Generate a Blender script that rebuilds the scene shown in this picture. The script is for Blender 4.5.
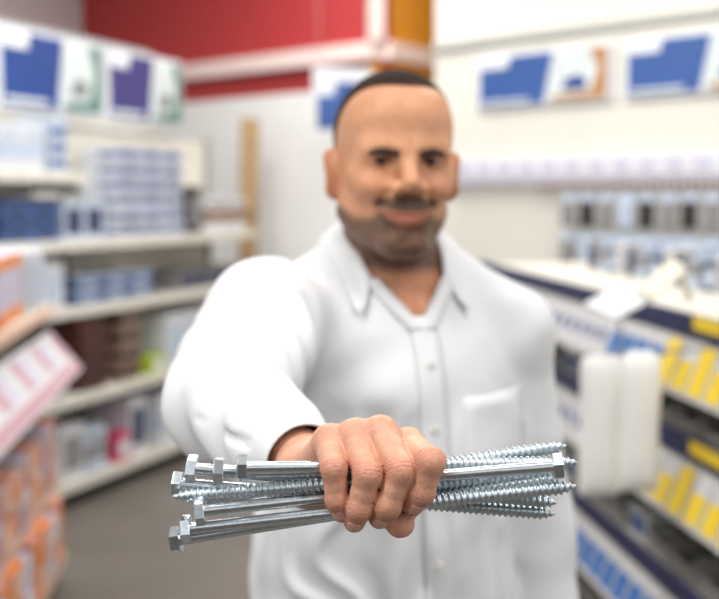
import bpy, bmesh, math, random
import numpy as np
from mathutils import Vector, Matrix

# ------------------------------------------------------------------ scene, camera, light
for o in list(bpy.data.objects):
    bpy.data.objects.remove(o)
SC = bpy.context.scene
COL = SC.collection
FPX = 1056.0                      # focal length in pixels of a 719 x 599 frame
CAM_H = 1.60
PITCH = math.radians(5.4)
CAMP = np.array([0.0, 0.0, CAM_H])
FWD = np.array([0.0, math.cos(PITCH), -math.sin(PITCH)])
RGT = np.array([1.0, 0.0, 0.0])
UPV = np.array([0.0, math.sin(PITCH), math.cos(PITCH)])

cam_d = bpy.data.cameras.new('camera')
cam = bpy.data.objects.new('camera', cam_d)
COL.objects.link(cam)
cam.location = CAMP
cam.rotation_euler = (math.pi / 2 - PITCH, 0, 0)
cam_d.sensor_width = 36
cam_d.lens = FPX / 719 * 36
cam_d.clip_start = 0.02
cam_d.dof.use_dof = True
cam_d.dof.focus_distance = 0.705
cam_d.dof.aperture_fstop = 52.87 / 11.5     # entrance pupil of about 11.5 mm
SC.camera = cam

world = bpy.data.worlds.new('world')
SC.world = world
world.use_nodes = True
bg = world.node_tree.nodes['Background']
bg.inputs[0].default_value = (0.97, 0.985, 1.0, 1)
bg.inputs[1].default_value = 1.0

def ceiling_lamp(name, loc, size, energy, target=None):
    d = bpy.data.lights.new(name, 'AREA')
    d.shape = 'RECTANGLE'
    d.size, d.size_y = size
    d.energy = energy
    d.color = (1.0, 0.985, 0.96)
    o = bpy.data.objects.new(name, d)
    COL.objects.link(o)
    o.location = loc
    if target is not None:
        o.rotation_euler = (Vector(target) - Vector(loc)).to_track_quat('-Z', 'Y').to_euler()
    return o
ceiling_lamp('ceiling_light_row', (-1.3, 0.1, 3.9), (0.5, 3.0), 84, (-0.2, 1.0, 1.2))
ceiling_lamp('ceiling_light_row', (1.2, 0.0, 3.9), (0.5, 3.0), 60, (0.3, 1.0, 1.2))
ceiling_lamp('ceiling_light_row', (-0.6, 4.6, 4.2), (3.0, 0.5), 110)
ceiling_lamp('ceiling_light_row', (-0.9, 7.0, 4.3), (2.4, 0.5), 85)  # extra lamp, added to brighten the walls at the back
ceiling_lamp('ceiling_light_row', (1.5, 3.4, 4.0), (0.5, 3.0), 45)

vs = SC.view_settings
vs.view_transform = 'Standard'
vs.look = 'None'
vs.gamma = 1
vs.use_curve_mapping = False
vs.exposure = 0.19

# ------------------------------------------------------------------ helpers
def P(px, py, depth):
    """world point seen at a pixel, at a distance along the viewing axis"""
    return CAMP + depth * (FWD + (px - 359.5) / FPX * RGT - (py - 299.5) / FPX * UPV)

def s2l(c):
    out = []
    for v in c:
        v = v / 255.0
        out.append(v / 12.92 if v <= 0.04045 else ((v + 0.055) / 1.055) ** 2.4)
    return tuple(out)

MATS = {}
def mat(name, col, rough=0.6, metal=0.0, noise=0.0, nscale=20.0, bump=0.0, bscale=200.0,
        attr=None, sss=0.0, spec=0.5, trans=0.0, alpha=1.0, emit=0.0):
    if name in MATS:
        return MATS[name]
    m = bpy.data.materials.new(name)
    m.use_nodes = True
    nt = m.node_tree
    b = nt.nodes['Principled BSDF']
    rgb = s2l(col) + (1,)
    b.inputs['Base Color'].default_value = rgb
    b.inputs['Roughness'].default_value = rough
    b.inputs['Metallic'].default_value = metal
    b.inputs['Specular IOR Level'].default_value = spec
    tc = nt.nodes.new('ShaderNodeTexCoord')
    src = None
    if attr:
        a = nt.nodes.new('ShaderNodeAttribute'); a.attribute_name = attr
        src = a.outputs['Color']
    if noise:
        n = nt.nodes.new('ShaderNodeTexNoise'); n.inputs['Scale'].default_value = nscale
        n.inputs['Detail'].default_value = 3
        nt.links.new(tc.outputs['Object'], n.inputs['Vector'])
        mr = nt.nodes.new('ShaderNodeMapRange')
        mr.inputs[1].default_value = 0.3; mr.inputs[2].default_value = 0.7
        mr.inputs[3].default_value = 1 - noise; mr.inputs[4].default_value = 1 + noise
        nt.links.new(n.outputs['Fac'], mr.inputs[0])
        mx = nt.nodes.new('ShaderNodeMix'); mx.data_type = 'RGBA'; mx.blend_type = 'MULTIPLY'
        mx.inputs[0].default_value = 1
        mx.inputs[6].default_value = rgb
        if src is not None:
            nt.links.new(src, mx.inputs[6])
        nt.links.new(mr.outputs[0], mx.inputs[7])
        src = mx.outputs[2]
    if src is not None:
        nt.links.new(src, b.inputs['Base Color'])
    if bump:
        n2 = nt.nodes.new('ShaderNodeTexNoise'); n2.inputs['Scale'].default_value = bscale
        n2.inputs['Detail'].default_value = 4
        nt.links.new(tc.outputs['Object'], n2.inputs['Vector'])
        bp = nt.nodes.new('ShaderNodeBump'); bp.inputs['Strength'].default_value = bump
        bp.inputs['Distance'].default_value = 0.002
        nt.links.new(n2.outputs['Fac'], bp.inputs['Height'])
        nt.links.new(bp.outputs[0], b.inputs['Normal'])
    if sss:
        b.inputs['Subsurface Weight'].default_value = sss
        b.inputs['Subsurface Radius'].default_value = (1.0, 0.35, 0.2)
        b.inputs['Subsurface Scale'].default_value = 0.004
    if trans:
        b.inputs['Transmission Weight'].default_value = trans
    if alpha < 1:
        b.inputs['Alpha'].default_value = alpha
    if emit:
        b.inputs['Emission Color'].default_value = rgb
        b.inputs['Emission Strength'].default_value = emit
    MATS[name] = m
    return m

def link(name, me, parent=None, m=None, smooth=False):
    o = bpy.data.objects.new(name, me)
    COL.objects.link(o)
    if parent is not None:
        o.parent = parent
    if m is not None and len(me.materials) == 0:
        me.materials.append(m)
    if smooth:
        me.polygons.foreach_set('use_smooth', np.ones(len(me.polygons), bool))
    return o

def empty(name, loc=(0, 0, 0), rz=0.0):
    o = bpy.data.objects.new(name, None)
    COL.objects.link(o)
    o.location = loc
    o.rotation_euler = (0, 0, rz)
    o.empty_display_size = 0.1
    return o

def tag(o, label=None, cat=None, group=None, kind=None):
    if label: o['label'] = label
    if cat: o['category'] = cat
    if group: o['group'] = group
    if kind: o['kind'] = kind
    return o

def copy_tree(o, parent=None):
    c = o.copy(); COL.objects.link(c); c.parent = parent
    for ch in list(o.children):
        copy_tree(ch, c)
    return c

def me_from(name, V, F):
    me = bpy.data.meshes.new(name)
    V = np.asarray(V, np.float32)
    if isinstance(F, np.ndarray):
        k = F.shape[1]
        me.vertices.add(len(V)); me.vertices.foreach_set('co', V.ravel())
        me.loops.add(F.size); me.loops.foreach_set('vertex_index', F.astype(np.int32).ravel())
        me.polygons.add(len(F))
        me.polygons.foreach_set('loop_start', np.arange(0, F.size, k, dtype=np.int32))
        me.update(calc_edges=True); me.validate()
    else:
        me.from_pydata([tuple(v) for v in V], [], F); me.update()
    return me

def bx(bm, lo, hi, bevel=0.0):
    r = bmesh.ops.create_cube(bm, size=1.0)
    for v in r['verts']:
        v.co = Vector([(lo[i] + hi[i]) / 2 + v.co[i] * (hi[i] - lo[i]) for i in range(3)])
    if bevel:
        es = list({e for v in r['verts'] for e in v.link_edges})
        bmesh.ops.bevel(bm, geom=es, offset=bevel, segments=2, affect='EDGES', profile=0.5)
    return r['verts']

def box_me(name, lo, hi, bevel=0.0):
    bm = bmesh.new(); bx(bm, lo, hi, bevel)
    me = bpy.data.meshes.new(name); bm.to_mesh(me); bm.free()
    return me

def bm_me(name, bm):
    me = bpy.data.meshes.new(name); bm.to_mesh(me); bm.free(); return me

def tube_me(name, pts, rad, seg=12, closed_ends=True):
    pts = [Vector(p) for p in pts]
    n = len(pts)
    rad = rad if hasattr(rad, '__len__') else [rad] * n
    V, F = [], []
    prev = None
    for i, p in enumerate(pts):
        d = (pts[min(i + 1, n - 1)] - pts[max(i - 1, 0)]).normalized()
        if prev is None:
            a = d.orthogonal().normalized()
        else:
            a = (prev - d * prev.dot(d)).normalized()
        prev = a
        b = d.cross(a)
        for k in range(seg):
            t = 2 * math.pi * k / seg
            V.append(p + (a * math.cos(t) + b * math.sin(t)) * rad[i])
    for i in range(n - 1):
        for k in range(seg):
            k2 = (k + 1) % seg
            F.append((i * seg + k, i * seg + k2, (i + 1) * seg + k2, (i + 1) * seg + k))
    if closed_ends:
        F.append(tuple(range(seg - 1, -1, -1)))
        F.append(tuple(range((n - 1) * seg, n * seg)))
    return me_from(name, V, F)

# ---- signed distance shapes and a surface-nets mesher
def smin(a, b, k):
    h = np.maximum(k - np.abs(a - b), 0.0) / k
    return np.minimum(a, b) - h * h * k * 0.25
def smax(a, b, k):
    return -smin(-a, -b, k)
def cone(p, a, b, ra, rb):
    a = np.asarray(a, np.float32); b = np.asarray(b, np.float32)
    ba = b - a
    pa = p - a
    t = np.clip((pa @ ba) / float(ba @ ba), 0, 1)
    d = pa - t[:, None] * ba
    return np.sqrt(np.einsum('ij,ij->i', d, d)) - (ra + (rb - ra) * t)
def ell(p, c, r, R=None):
    q = p - np.asarray(c, np.float32)
    if R is not None:
        q = q @ np.asarray(R, np.float32)
    r = np.asarray(r, np.float32)
    a = q / r; b = a / r
    k0 = np.sqrt(np.einsum('ij,ij->i', a, a)); k1 = np.sqrt(np.einsum('ij,ij->i', b, b)) + 1e-9
    return k0 * (k0 - 1.0) / k1
def sstep(x, a, b):
    t = np.clip((x - a) / (b - a), 0, 1)
    return t * t * (3 - 2 * t)
def vnoise(p, fr, seed=0):
    q = p * fr + seed * 17.31
    i = np.floor(q).astype(np.int64); f = (q - i).astype(np.float32)
    f = f * f * (3 - 2 * f)
    def hsh(x, y, z):
        n = (x * 374761393 + y * 668265263 + z * 2147483647 + seed * 1013904223) & 0xffffffff
        n = ((n ^ (n >> 13)) * 1274126177) & 0xffffffff
        return (((n ^ (n >> 16)) & 0xffff) / 65535.0).astype(np.float32)
    r = 0
    for dx in (0, 1):
        for dy in (0, 1):
            for dz in (0, 1):
                w = (f[:, 0] if dx else 1 - f[:, 0]) * (f[:, 1] if dy else 1 - f[:, 1]) * (f[:, 2] if dz else 1 - f[:, 2])
                r = r + w * hsh(i[:, 0] + dx, i[:, 1] + dy, i[:, 2] + dz)
    return r * 2 - 1

def evalc(fn, p, chunk=400000):
    return np.concatenate([fn(p[i:i + chunk]) for i in range(0, len(p), chunk)]) if len(p) else np.zeros(0, np.float32)

def sdf_mesh(fn, lo, hi, h, B=6, project=2):
    lo = np.asarray(lo, np.float32); hi = np.asarray(hi, np.float32)
    nb = np.ceil((hi - lo) / h / B).astype(int) + 1
    n = nb * B
    g = np.stack(np.meshgrid(*[np.arange(k) for k in nb], indexing='ij'), -1).reshape(-1, 3)
    cen = (lo + (g * B + (B - 1) / 2) * h).astype(np.float32)
    dc = evalc(fn, cen)
    act = np.abs(dc) < B * h * 1.5
    val = np.repeat(np.repeat(np.repeat(dc.reshape(nb).astype(np.float32), B, 0), B, 1), B, 2)
    ga = g[act]
    off = np.stack(np.meshgrid(*[np.arange(B)] * 3, indexing='ij'), -1).reshape(-1, 3)
    idx = (ga[:, None] * B + off[None]).reshape(-1, 3)
    pv = evalc(fn, (lo + idx * h).astype(np.float32))
    val[idx[:, 0], idx[:, 1], idx[:, 2]] = pv
    for ax in range(3):                                  # close the surface at the bounds
        sl = [slice(None)] * 3
        for e in (0, -1):
            sl[ax] = e
            val[tuple(sl)] = np.maximum(val[tuple(sl)], 0.3 * h)
    s = val < 0
    cs = np.zeros(tuple(n - 1), np.int8)
    for dx in (0, 1):
        for dy in (0, 1):
            for dz in (0, 1):
                cs += s[dx:n[0] - 1 + dx, dy:n[1] - 1 + dy, dz:n[2] - 1 + dz]
    c = np.argwhere((cs > 0) & (cs < 8))
    vid = np.full(tuple(n - 1), -1, np.int32)
    vid[c[:, 0], c[:, 1], c[:, 2]] = np.arange(len(c))
    acc = np.zeros((len(c), 3), np.float32); cnt = np.zeros(len(c), np.float32)
    cor = np.array([(i, j, k) for i in (0, 1) for j in (0, 1) for k in (0, 1)])
    for a in range(8):
        for b in range(a + 1, 8):
            if np.abs(cor[a] - cor[b]).sum() != 1: continue
            va = val[c[:, 0] + cor[a][0], c[:, 1] + cor[a][1], c[:, 2] + cor[a][2]]
            vb = val[c[:, 0] + cor[b][0], c[:, 1] + cor[b][1], c[:, 2] + cor[b][2]]
            m = (va < 0) != (vb < 0)
            t = np.where(m, va / np.where(m, va - vb, 1), 0)
            acc += m[:, None] * (cor[a] + t[:, None] * (cor[b] - cor[a])); cnt += m
    V = lo + (c + acc / cnt[:, None]) * h
    Q = []
    for ax in range(3):
        sl0 = [slice(1, None)] * 3; sl1 = [slice(1, None)] * 3
        sl0[ax] = slice(0, n[ax] - 1); sl1[ax] = slice(1, n[ax])
        b1, b2 = (ax + 1) % 3, (ax + 2) % 3
        sl0[b1] = slice(1, n[b1] - 1); sl1[b1] = slice(1, n[b1] - 1)
        sl0[b2] = slice(1, n[b2] - 1); sl1[b2] = slice(1, n[b2] - 1)
        A, Bv = s[tuple(sl0)], s[tuple(sl1)]
        e = np.argwhere(A != Bv)
        if not len(e): continue
        fl = A[e[:, 0], e[:, 1], e[:, 2]]
        base = e.copy(); base[:, b1] += 1; base[:, b2] += 1
        def at(d1, d2):
            q = base.copy(); q[:, b1] += d1; q[:, b2] += d2
            return vid[q[:, 0], q[:, 1], q[:, 2]]
        q = np.stack([at(-1, -1), at(0, -1), at(0, 0), at(-1, 0)], 1)
        q[~fl] = q[~fl][:, ::-1]
        Q.append(q)
    Q = np.concatenate(Q)
    V = V.astype(np.float32)
    for _ in range(project):
        e = 0.35 * h
        gr = np.zeros_like(V)
        for k in (np.array([1, -1, -1]), np.array([-1, -1, 1]), np.array([-1, 1, -1]), np.array([1, 1, 1])):
            gr += k * evalc(fn, (V + k * e).astype(np.float32))[:, None]
        nn = np.sqrt((gr ** 2).sum(1, keepdims=True)) + 1e-9
        d = evalc(fn, V)[:, None]
        V = (V - gr / nn * np.clip(d, -0.5 * h, 0.5 * h)).astype(np.float32)
    return V, Q

def merge(parts):
    Vs, Fs, o = [], [], 0
    for V, F in parts:
        Vs.append(V); Fs.append(F + o); o += len(V)
    return np.concatenate(Vs), np.concatenate(Fs)

def set_col(me, cols, name='pigment'):
    a = me.color_attributes.new(name, 'FLOAT_COLOR', 'POINT')
    c = np.ones((len(me.vertices), 4), np.float32); c[:, :3] = cols
    a.data.foreach_set('color', c.ravel())

# ------------------------------------------------------------------ lag screws in the hand
DH = 0.73
def H(px, py, dw):
    """world point for a pixel, dw millimetres nearer than the bundle's middle"""
    return P(px, py, DH - dw / 1000.0)

ZINC = mat('zinc_plated_steel', (206, 214, 220), rough=0.25, metal=1.0, noise=0.10, nscale=260, bump=0.06, bscale=900)
ZINC_T = mat('zinc_plated_thread', (198, 209, 215), rough=0.34, metal=1.0, noise=0.10, nscale=300)

def hex_head_me():
    bm = bmesh.new()
    af = 0.0083 / math.cos(math.pi / 6)
    rings = [(0.0, 0.84), (0.0008, 0.99), (0.0014, 1.0), (0.0066, 1.0), (0.0070, 0.97)]
    vs = []
    for x, s in rings:
        vs.append([bm.verts.new((x, math.cos(k * math.pi / 3) * af * s, math.sin(k * math.pi / 3) * af * s)) for k in range(6)])
    for a, b in zip(vs, vs[1:]):
        for k in range(6):
            bm.faces.new((a[k], b[k], b[(k + 1) % 6], a[(k + 1) % 6]))
    # small stamped dish on top
    ring = [bm.verts.new((0.0, math.cos(k * math.pi / 3) * af * 0.55, math.sin(k * math.pi / 3) * af * 0.55)) for k in range(6)]
    ring2 = [bm.verts.new((0.0005, math.cos(k * math.pi / 3) * af * 0.5, math.sin(k * math.pi / 3) * af * 0.5)) for k in range(6)]
    for k in range(6):
        k2 = (k + 1) % 6
        bm.faces.new((vs[0][k2], ring[k2], ring[k], vs[0][k]))
        bm.faces.new((ring[k2], ring2[k2], ring2[k], ring[k]))
    bm.faces.new(ring2[::-1])
    bm.faces.new(vs[-1])
    bmesh.ops.recalc_face_normals(bm, faces=bm.faces)
    return bm_me('hex_head', bm)
HEXME = hex_head_me()

def shank_me(L, r=0.0042):
    seg = 24
    prof = [(0.006, r * 1.12), (0.0082, r), (L - 0.002, r), (L, r * 0.86)]
    V = [(x, rr * math.cos(2 * math.pi * k / seg), rr * math.sin(2 * math.pi * k / seg)) for x, rr in prof for k in range(seg)]
    F = [(i * seg + k, (i + 1) * seg + k, (i + 1) * seg + (k + 1) % seg, i * seg + (k + 1) % seg) for i in range(len(prof) - 1) for k in range(seg)]
    return me_from('shank', V, F)

def thread_me(x0, x1, core=0.0038, crest=0.0051, pitch=0.0041):
    seg, per = 20, 12
    n = int((x1 - x0) / pitch * per)
    x = np.linspace(x0, x1, n)[:, None]
    th = (np.arange(seg) / seg)[None, :]
    ph = (x / pitch - th) % 1.0
    w = np.maximum(0, 1 - np.abs(ph - 0.5) / 0.34)
    hgt = np.minimum(w * 1.25, 1.0)
    taper = np.clip((x1 - x) / 0.011, 0.0, 1) ** 0.75
    start = np.clip((x - x0) / 0.006, 0, 1)
    r = core * (0.10 + 0.90 * taper) + (crest - core) * hgt * np.clip(taper * 1.6, 0, 1) * start
    V = np.stack([np.broadcast_to(x, r.shape), r * np.cos(2 * np.pi * th), r * np.sin(2 * np.pi * th)], -1).reshape(-1, 3)
    i = np.arange(n - 1)[:, None]; k = np.arange(seg)[None, :]
    F = np.stack([i * seg + k, (i + 1) * seg + k, (i + 1) * seg + (k + 1) % seg, i * seg + (k + 1) % seg], -1).reshape(-1, 4)
    return me_from('thread', V, F)

SCREWS = [[191.7, 468.4, 557.0, 503.0, -3.7, -8.9], [218.4, 470.7, 550.0, 480.0, 8.6, -14.8], [241.8, 468.1, 577.6, 462.6, 18.2, -2.2],
          [177.4, 483.7, 555.3, 513.8, -5.8, -12.7], [557.6, 466.3, 171.7, 496.8, 16.5, 6.3], [199.4, 511.2, 552.0, 473.4, 13.8, -4.5],
          [186.7, 529.1, 576.3, 486.0, 10.7, 15.9], [176.0, 539.8, 558.6, 479.3, 1.1, 6.8], [205.0, 499.7, 566.3, 445.7, -19.1, -8.6]]
SCREW_LABEL = [
    'zinc lag screw in the fist, first of three upper hex heads set in a row',
    'zinc lag screw in the fist, middle of three upper hex heads set in a row',
    'shorter zinc lag screw in the fist, its hex head closest to the wrist',
    'zinc lag screw whose hex head sits beside the reversed screw tip',
    'reversed zinc lag screw, its hex head among the other threaded tips',
    'zinc lag screw in the fist, third lowest of the hex heads',
    'zinc lag screw in the fist, second lowest of the hex heads',
    'zinc lag screw in the fist with the lowest hex head and dark shank',
    'zinc lag screw at the back of the bundle, its threaded tip raised highest']
for i, (ax, ay, bx_, by, da, db) in enumerate(SCREWS):
    A = Vector(H(ax, ay, da)); B = Vector(H(bx_, by, db))
    L = (B - A).length + 0.0035
    root = empty('lag_screw')
    d = (B - A).normalized()
    root.location = A - d * 0.0035
    q = d.to_track_quat('X', 'Z')
    M = q.to_matrix() @ Matrix.Rotation([.2, 1.0, .55, .8, .35, 1.3, .1, .5, .9][i], 3, 'X')
    root.rotation_euler = M.to_euler()
    sl = L * 0.46
    link('hex_head', HEXME, root, ZINC)
    link('shank', shank_me(sl), root, ZINC, True)
    link('thread', thread_me(sl - 0.001, L), root, ZINC_T, True)
    tag(root, SCREW_LABEL[i], 'screw', 'lag screws held in the fist')

# ------------------------------------------------------------------ the person: hand and forearm
SKIN = mat('skin', (205, 155, 128), rough=0.47, attr='pigment', noise=0.07, nscale=160, bump=0.22, bscale=600, sss=0.06, spec=0.36)
NAIL = mat('fingernail', (222, 172, 158), rough=0.3, noise=0.03, nscale=300)

FINGERS = {   # pixel x, pixel y, mm nearer than the bundle, radius mm : knuckle, middle joint, last joint, tip
    'pinky':  [(329, 442, -5, 10.2), (334, 469, 24, 8.6), (337, 500, 21.5, 7.7), (341.5, 512.5, 16, 6.7)],
    'ring':   [(355, 437, -1, 11.0), (368, 475, 29, 9.6), (359, 509, 25, 8.6), (354.5, 521.5, 15, 7.4)],
    'middle': [(381, 434, 1, 11.4), (402, 471, 31.5, 9.8), (388, 506, 27, 8.8), (379.5, 517.5, 16, 7.6)],
    'index':  [(408, 446, -6, 11.2), (430.5, 462, 35, 9.8), (422, 492, 30, 8.6), (413.5, 504.5, 21.5, 7.5)],
}
FJ = {k: [(H(a, b, c).astype(np.float32), r / 1000) for a, b, c, r in v] for k, v in FINGERS.items()}
THUMB = [(H(376, 468, -60), 0.016), (H(402, 487, -48), 0.0125), (H(404, 508, -26), 0.0096), (H(400, 523.5, 9), 0.0086)]
WR = H(319, 475, -80)
EL = P(226, 403, 1.0)
WRU = H(300, 477, -74); WRR = H(340, 470, -88)          # the two sides of the wrist

def finger(p, J):
    d = None
    for gi, ((a, ra), (b, rb)) in enumerate(zip(J, J[1:])):
        # phalanges thin a little between the joints
        m = (a + b) / 2; rm = (ra + rb) / 2 * (0.98 if gi == 0 else 0.93)
        c = smin(cone(p, a, m, ra, rm), cone(p, m, b, rm, rb), 0.002)
        d = c if d is None else smin(d, c, 0.0035)
    return d

def hand_sdf(p):
    fs = {k: finger(p, J) for k, J in FJ.items()}
    d = None
    pal = None
    starts = {'pinky': 0.12, 'ring': 0.35, 'middle': 0.62, 'index': 0.9}
    for k in FJ:
        a = WRU + (WRR - WRU) * starts[k]
        kn = FJ[k][0][0]
        c = cone(p, a, kn, 0.0150, 0.0105)
        pal = c if pal is None else smin(pal, c, 0.012)
    up = UPV.astype(np.float32)
    for k in FJ:                                     # tendons on the back of the hand
        a = WRU + (WRR - WRU) * (0.25 + 0.5 * starts[k]); kn = FJ[k][0][0]
        c = cone(p, a + up * 0.011, kn + up * 0.0035, 0.004, 0.0078)
        pal = smin(pal, c, 0.006)
    order = ['pinky', 'ring', 'middle', 'index']
    for k in order:
        d = fs[k] if d is None else smin(d, fs[k], 0.0016)
    t = None
    for (a, ra), (b, rb) in zip(THUMB, THUMB[1:]):
        c = cone(p, a, b, ra, rb)
        t = c if t is None else smin(t, c, 0.005)
    t = smin(t, ell(p, THUMB[3][0], (0.0095, 0.0085, 0.0090)), 0.004)
    palt = smin(pal, t, 0.012)
    # flesh between the knuckles
    r = smin(d, palt, 0.006)
    r = np.minimum(r, d)
    fore = smin(cone(p, WRU, WRR, 0.0165, 0.0185), cone(p, WR, EL, 0.0225, 0.038), 0.02)
    r = smin(r, fore, 0.018)
    return r

def frame(J):
    """finger plane: dorsal directions at the joints"""
    a, b, c, t = [j[0] for j in J]
    n = np.cross(b - a, c - b); n /= np.linalg.norm(n)
    return n

def hand_detail(p):
    """knuckle creases, added as fine relief"""
    r = np.zeros(len(p), np.float32)
    for k, J in FJ.items():
        for ji, amp, spread in ((1, 0.00020, 0.0050), (2, 0.00014, 0.0035)):
            c = J[ji][0]
            ax = J[ji + 1][0] - J[ji - 1][0]; ax = ax / np.linalg.norm(ax)
            q = p - c
            s = q @ ax.astype(np.float32)
            w = np.exp(-(s / spread) ** 2) * (np.einsum('ij,ij->i', q, q) < 0.00035)
            wob = vnoise(p, 260, ji) * 0.0009
            r += w * amp * np.sin((s + wob) * 2 * np.pi / 0.0027)
    return r

def hand_full(p):
    return hand_sdf(p) + hand_detail(p) + 0.00012 * vnoise(p, 420, 3)

lo = np.minimum.reduce([j[0] for J in FJ.values() for j in J] + [WRU, THUMB[1][0], THUMB[2][0]]) - 0.022
hi = np.maximum.reduce([j[0] for J in FJ.values() for j in J] + [WRR, THUMB[1][0]]) + 0.022
hi[1] = WR[1] + 0.035; lo[0] -= 0.01
HV, HQ = sdf_mesh(hand_full, lo, hi, 0.0011)

def hand_pigment(V):
    base = np.array(s2l((209, 156, 130)))
    dark = np.array(s2l((140, 84, 64)))
    pink = np.array(s2l((204, 132, 110)))
    c = np.tile(base, (len(V), 1))
    m = 0.5 + 0.5 * vnoise(V, 90, 5)
    c = c * (0.94 + 0.10 * m[:, None])
    for k, J in FJ.items():
        for ji, w0, s in ((1, 0.50, 0.009), (2, 0.35, 0.007), (0, 0.25, 0.012)):
            d = np.linalg.norm(V - J[ji][0], axis=1) - J[ji][1]
            ax = J[ji + (1 if ji < 3 else 0)][0] - J[max(ji - 1, 0)][0]; ax /= np.linalg.norm(ax)
            sd = (V - J[ji][0]) @ ax
            w = w0 * np.exp(-(sd / s) ** 2) * (d < 0.004)
            c = c + (pink * 0.92 - c) * w[:, None]
            if ji:   # darker crease lines
                cr = np.maximum(0, np.sin((sd + vnoise(V, 260, ji) * 0.0009) * 2 * np.pi / 0.0027)) ** 3
                c = c + (dark - c) * (0.45 * cr * np.exp(-(sd / 0.0055) ** 2) * (d < 0.003))[:, None]
        # warmer towards the tips
        dt = np.linalg.norm(V - J[3][0], axis=1)
        w = 0.55 * np.exp(-(dt / 0.011) ** 2)
        c = c + (pink - c) * w[:, None]
    # sparse short hairs and freckles as pigment specks
    sp = vnoise(V, 700, 9)
    c = c * (1 - 0.12 * (sp > 0.55))[:, None]
    return c
HC = hand_pigment(HV)

def nail_me(J, width, length, tilt=0.0, dors=None):
    c, t = J[2][0].astype(float), J[3][0].astype(float)
    ax = (t - c) / np.linalg.norm(t - c)
    if dors is None:
        prev = J[1][0].astype(float) - c
        bend = prev - ax * (prev @ ax)
        bend /= np.linalg.norm(bend)                 # palm side lies opposite the bend... dorsal is away from the palm
        n = np.cross(np.cross(prev, ax), ax); n /= np.linalg.norm(n)
        dors = n if n @ (CAMP - c) > 0 else -n
    vd = (CAMP - c) / np.linalg.norm(CAMP - c)
    dors = dors + 0.5 * vd
    dors = dors - ax * (dors @ ax); dors /= np.linalg.norm(dors)
    side = np.cross(ax, dors)
    r = J[3][1] + 0.0002
    V, F = [], []
    nu, nv = 9, 9
    cen = t - ax * length * 0.62
    for i in range(nu):
        u = i / (nu - 1)
        for j in range(nv):
            v = j / (nv - 1) * 2 - 1
            ww = width * 0.5 * math.sqrt(max(0.0, 1 - (abs(2 * u - 1) ** 3.2) * 0.55)) * v
            ang = ww / r
            x = ax * (u - 0.35) * length
            # follow the rounded tip
            rr = r * math.cos(min(1.2, max(0, (u - 0.35) * length / r * 0.62))) + (J[2][1] - J[3][1]) * max(0, 0.45 - u)
            V.append(cen + ax * length * 0.18 + x + (dors * math.cos(ang) + side * math.sin(ang)) * (rr + 0.0001))
    for i in range(nu - 1):
        for j in range(nv - 1):
            F.append((i * nv + j, i * nv + j + 1, (i + 1) * nv + j + 1, (i + 1) * nv + j))
    return me_from('fingernail', V, F)
# ------------------------------------------------------------------ the person: head and neck
HEADC = P(393.5, 161, 1.29)
YAW = math.radians(9.5)
HX = np.array([math.cos(YAW), math.sin(YAW), 0.0])            # towards the person's left ear
HY = np.array([math.sin(YAW), -math.cos(YAW), 0.0])           # where the face points
HZ = np.array([0, 0, 1.0])
ROLL = math.radians(-1.0)
HX, HZ = HX * math.cos(ROLL) + HZ * math.sin(ROLL), -HX * math.sin(ROLL) + HZ * math.cos(ROLL)
HR = np.stack([HX, HY, HZ], 1).astype(np.float32)             # columns: local axes in the world
HS = np.array([0.955, 1.0, 0.965], np.float32)
def to_head(p): return ((p - HEADC.astype(np.float32)) @ HR) / HS
def from_head(q): return HEADC + (np.asarray(q) * HS) @ HR.T

def rotz(a):
    c, s = math.cos(a), math.sin(a)
    return np.array([[c, -s, 0], [s, c, 0], [0, 0, 1]])
def roty(a):
    c, s = math.cos(a), math.sin(a)
    return np.array([[c, 0, s], [0, 1, 0], [-s, 0, c]])

def skull(q):
    qa = q.copy(); qa[:, 0] = np.abs(q[:, 0])
    d = ell(q, (0, -0.016, 0.034), (0.0735, 0.094, 0.079))
    d = smin(d, ell(q, (0, 0.012, -0.032), (0.0660, 0.074, 0.085)), 0.03)
    d = smin(d, ell(q, (0, 0.030, 0.046), (0.059, 0.056, 0.050)), 0.03)
    d = smin(d, cone(qa, (0.054, -0.004, -0.064), (0.015, 0.062, -0.102), 0.015, 0.015), 0.028)
    d = smin(d, ell(q, (0, 0.074, -0.102), (0.025, 0.017, 0.0165)), 0.02)
    d = smin(d, ell(qa, (0.044, 0.052, -0.020), (0.021, 0.021, 0.017)), 0.018)
    return d

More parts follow.
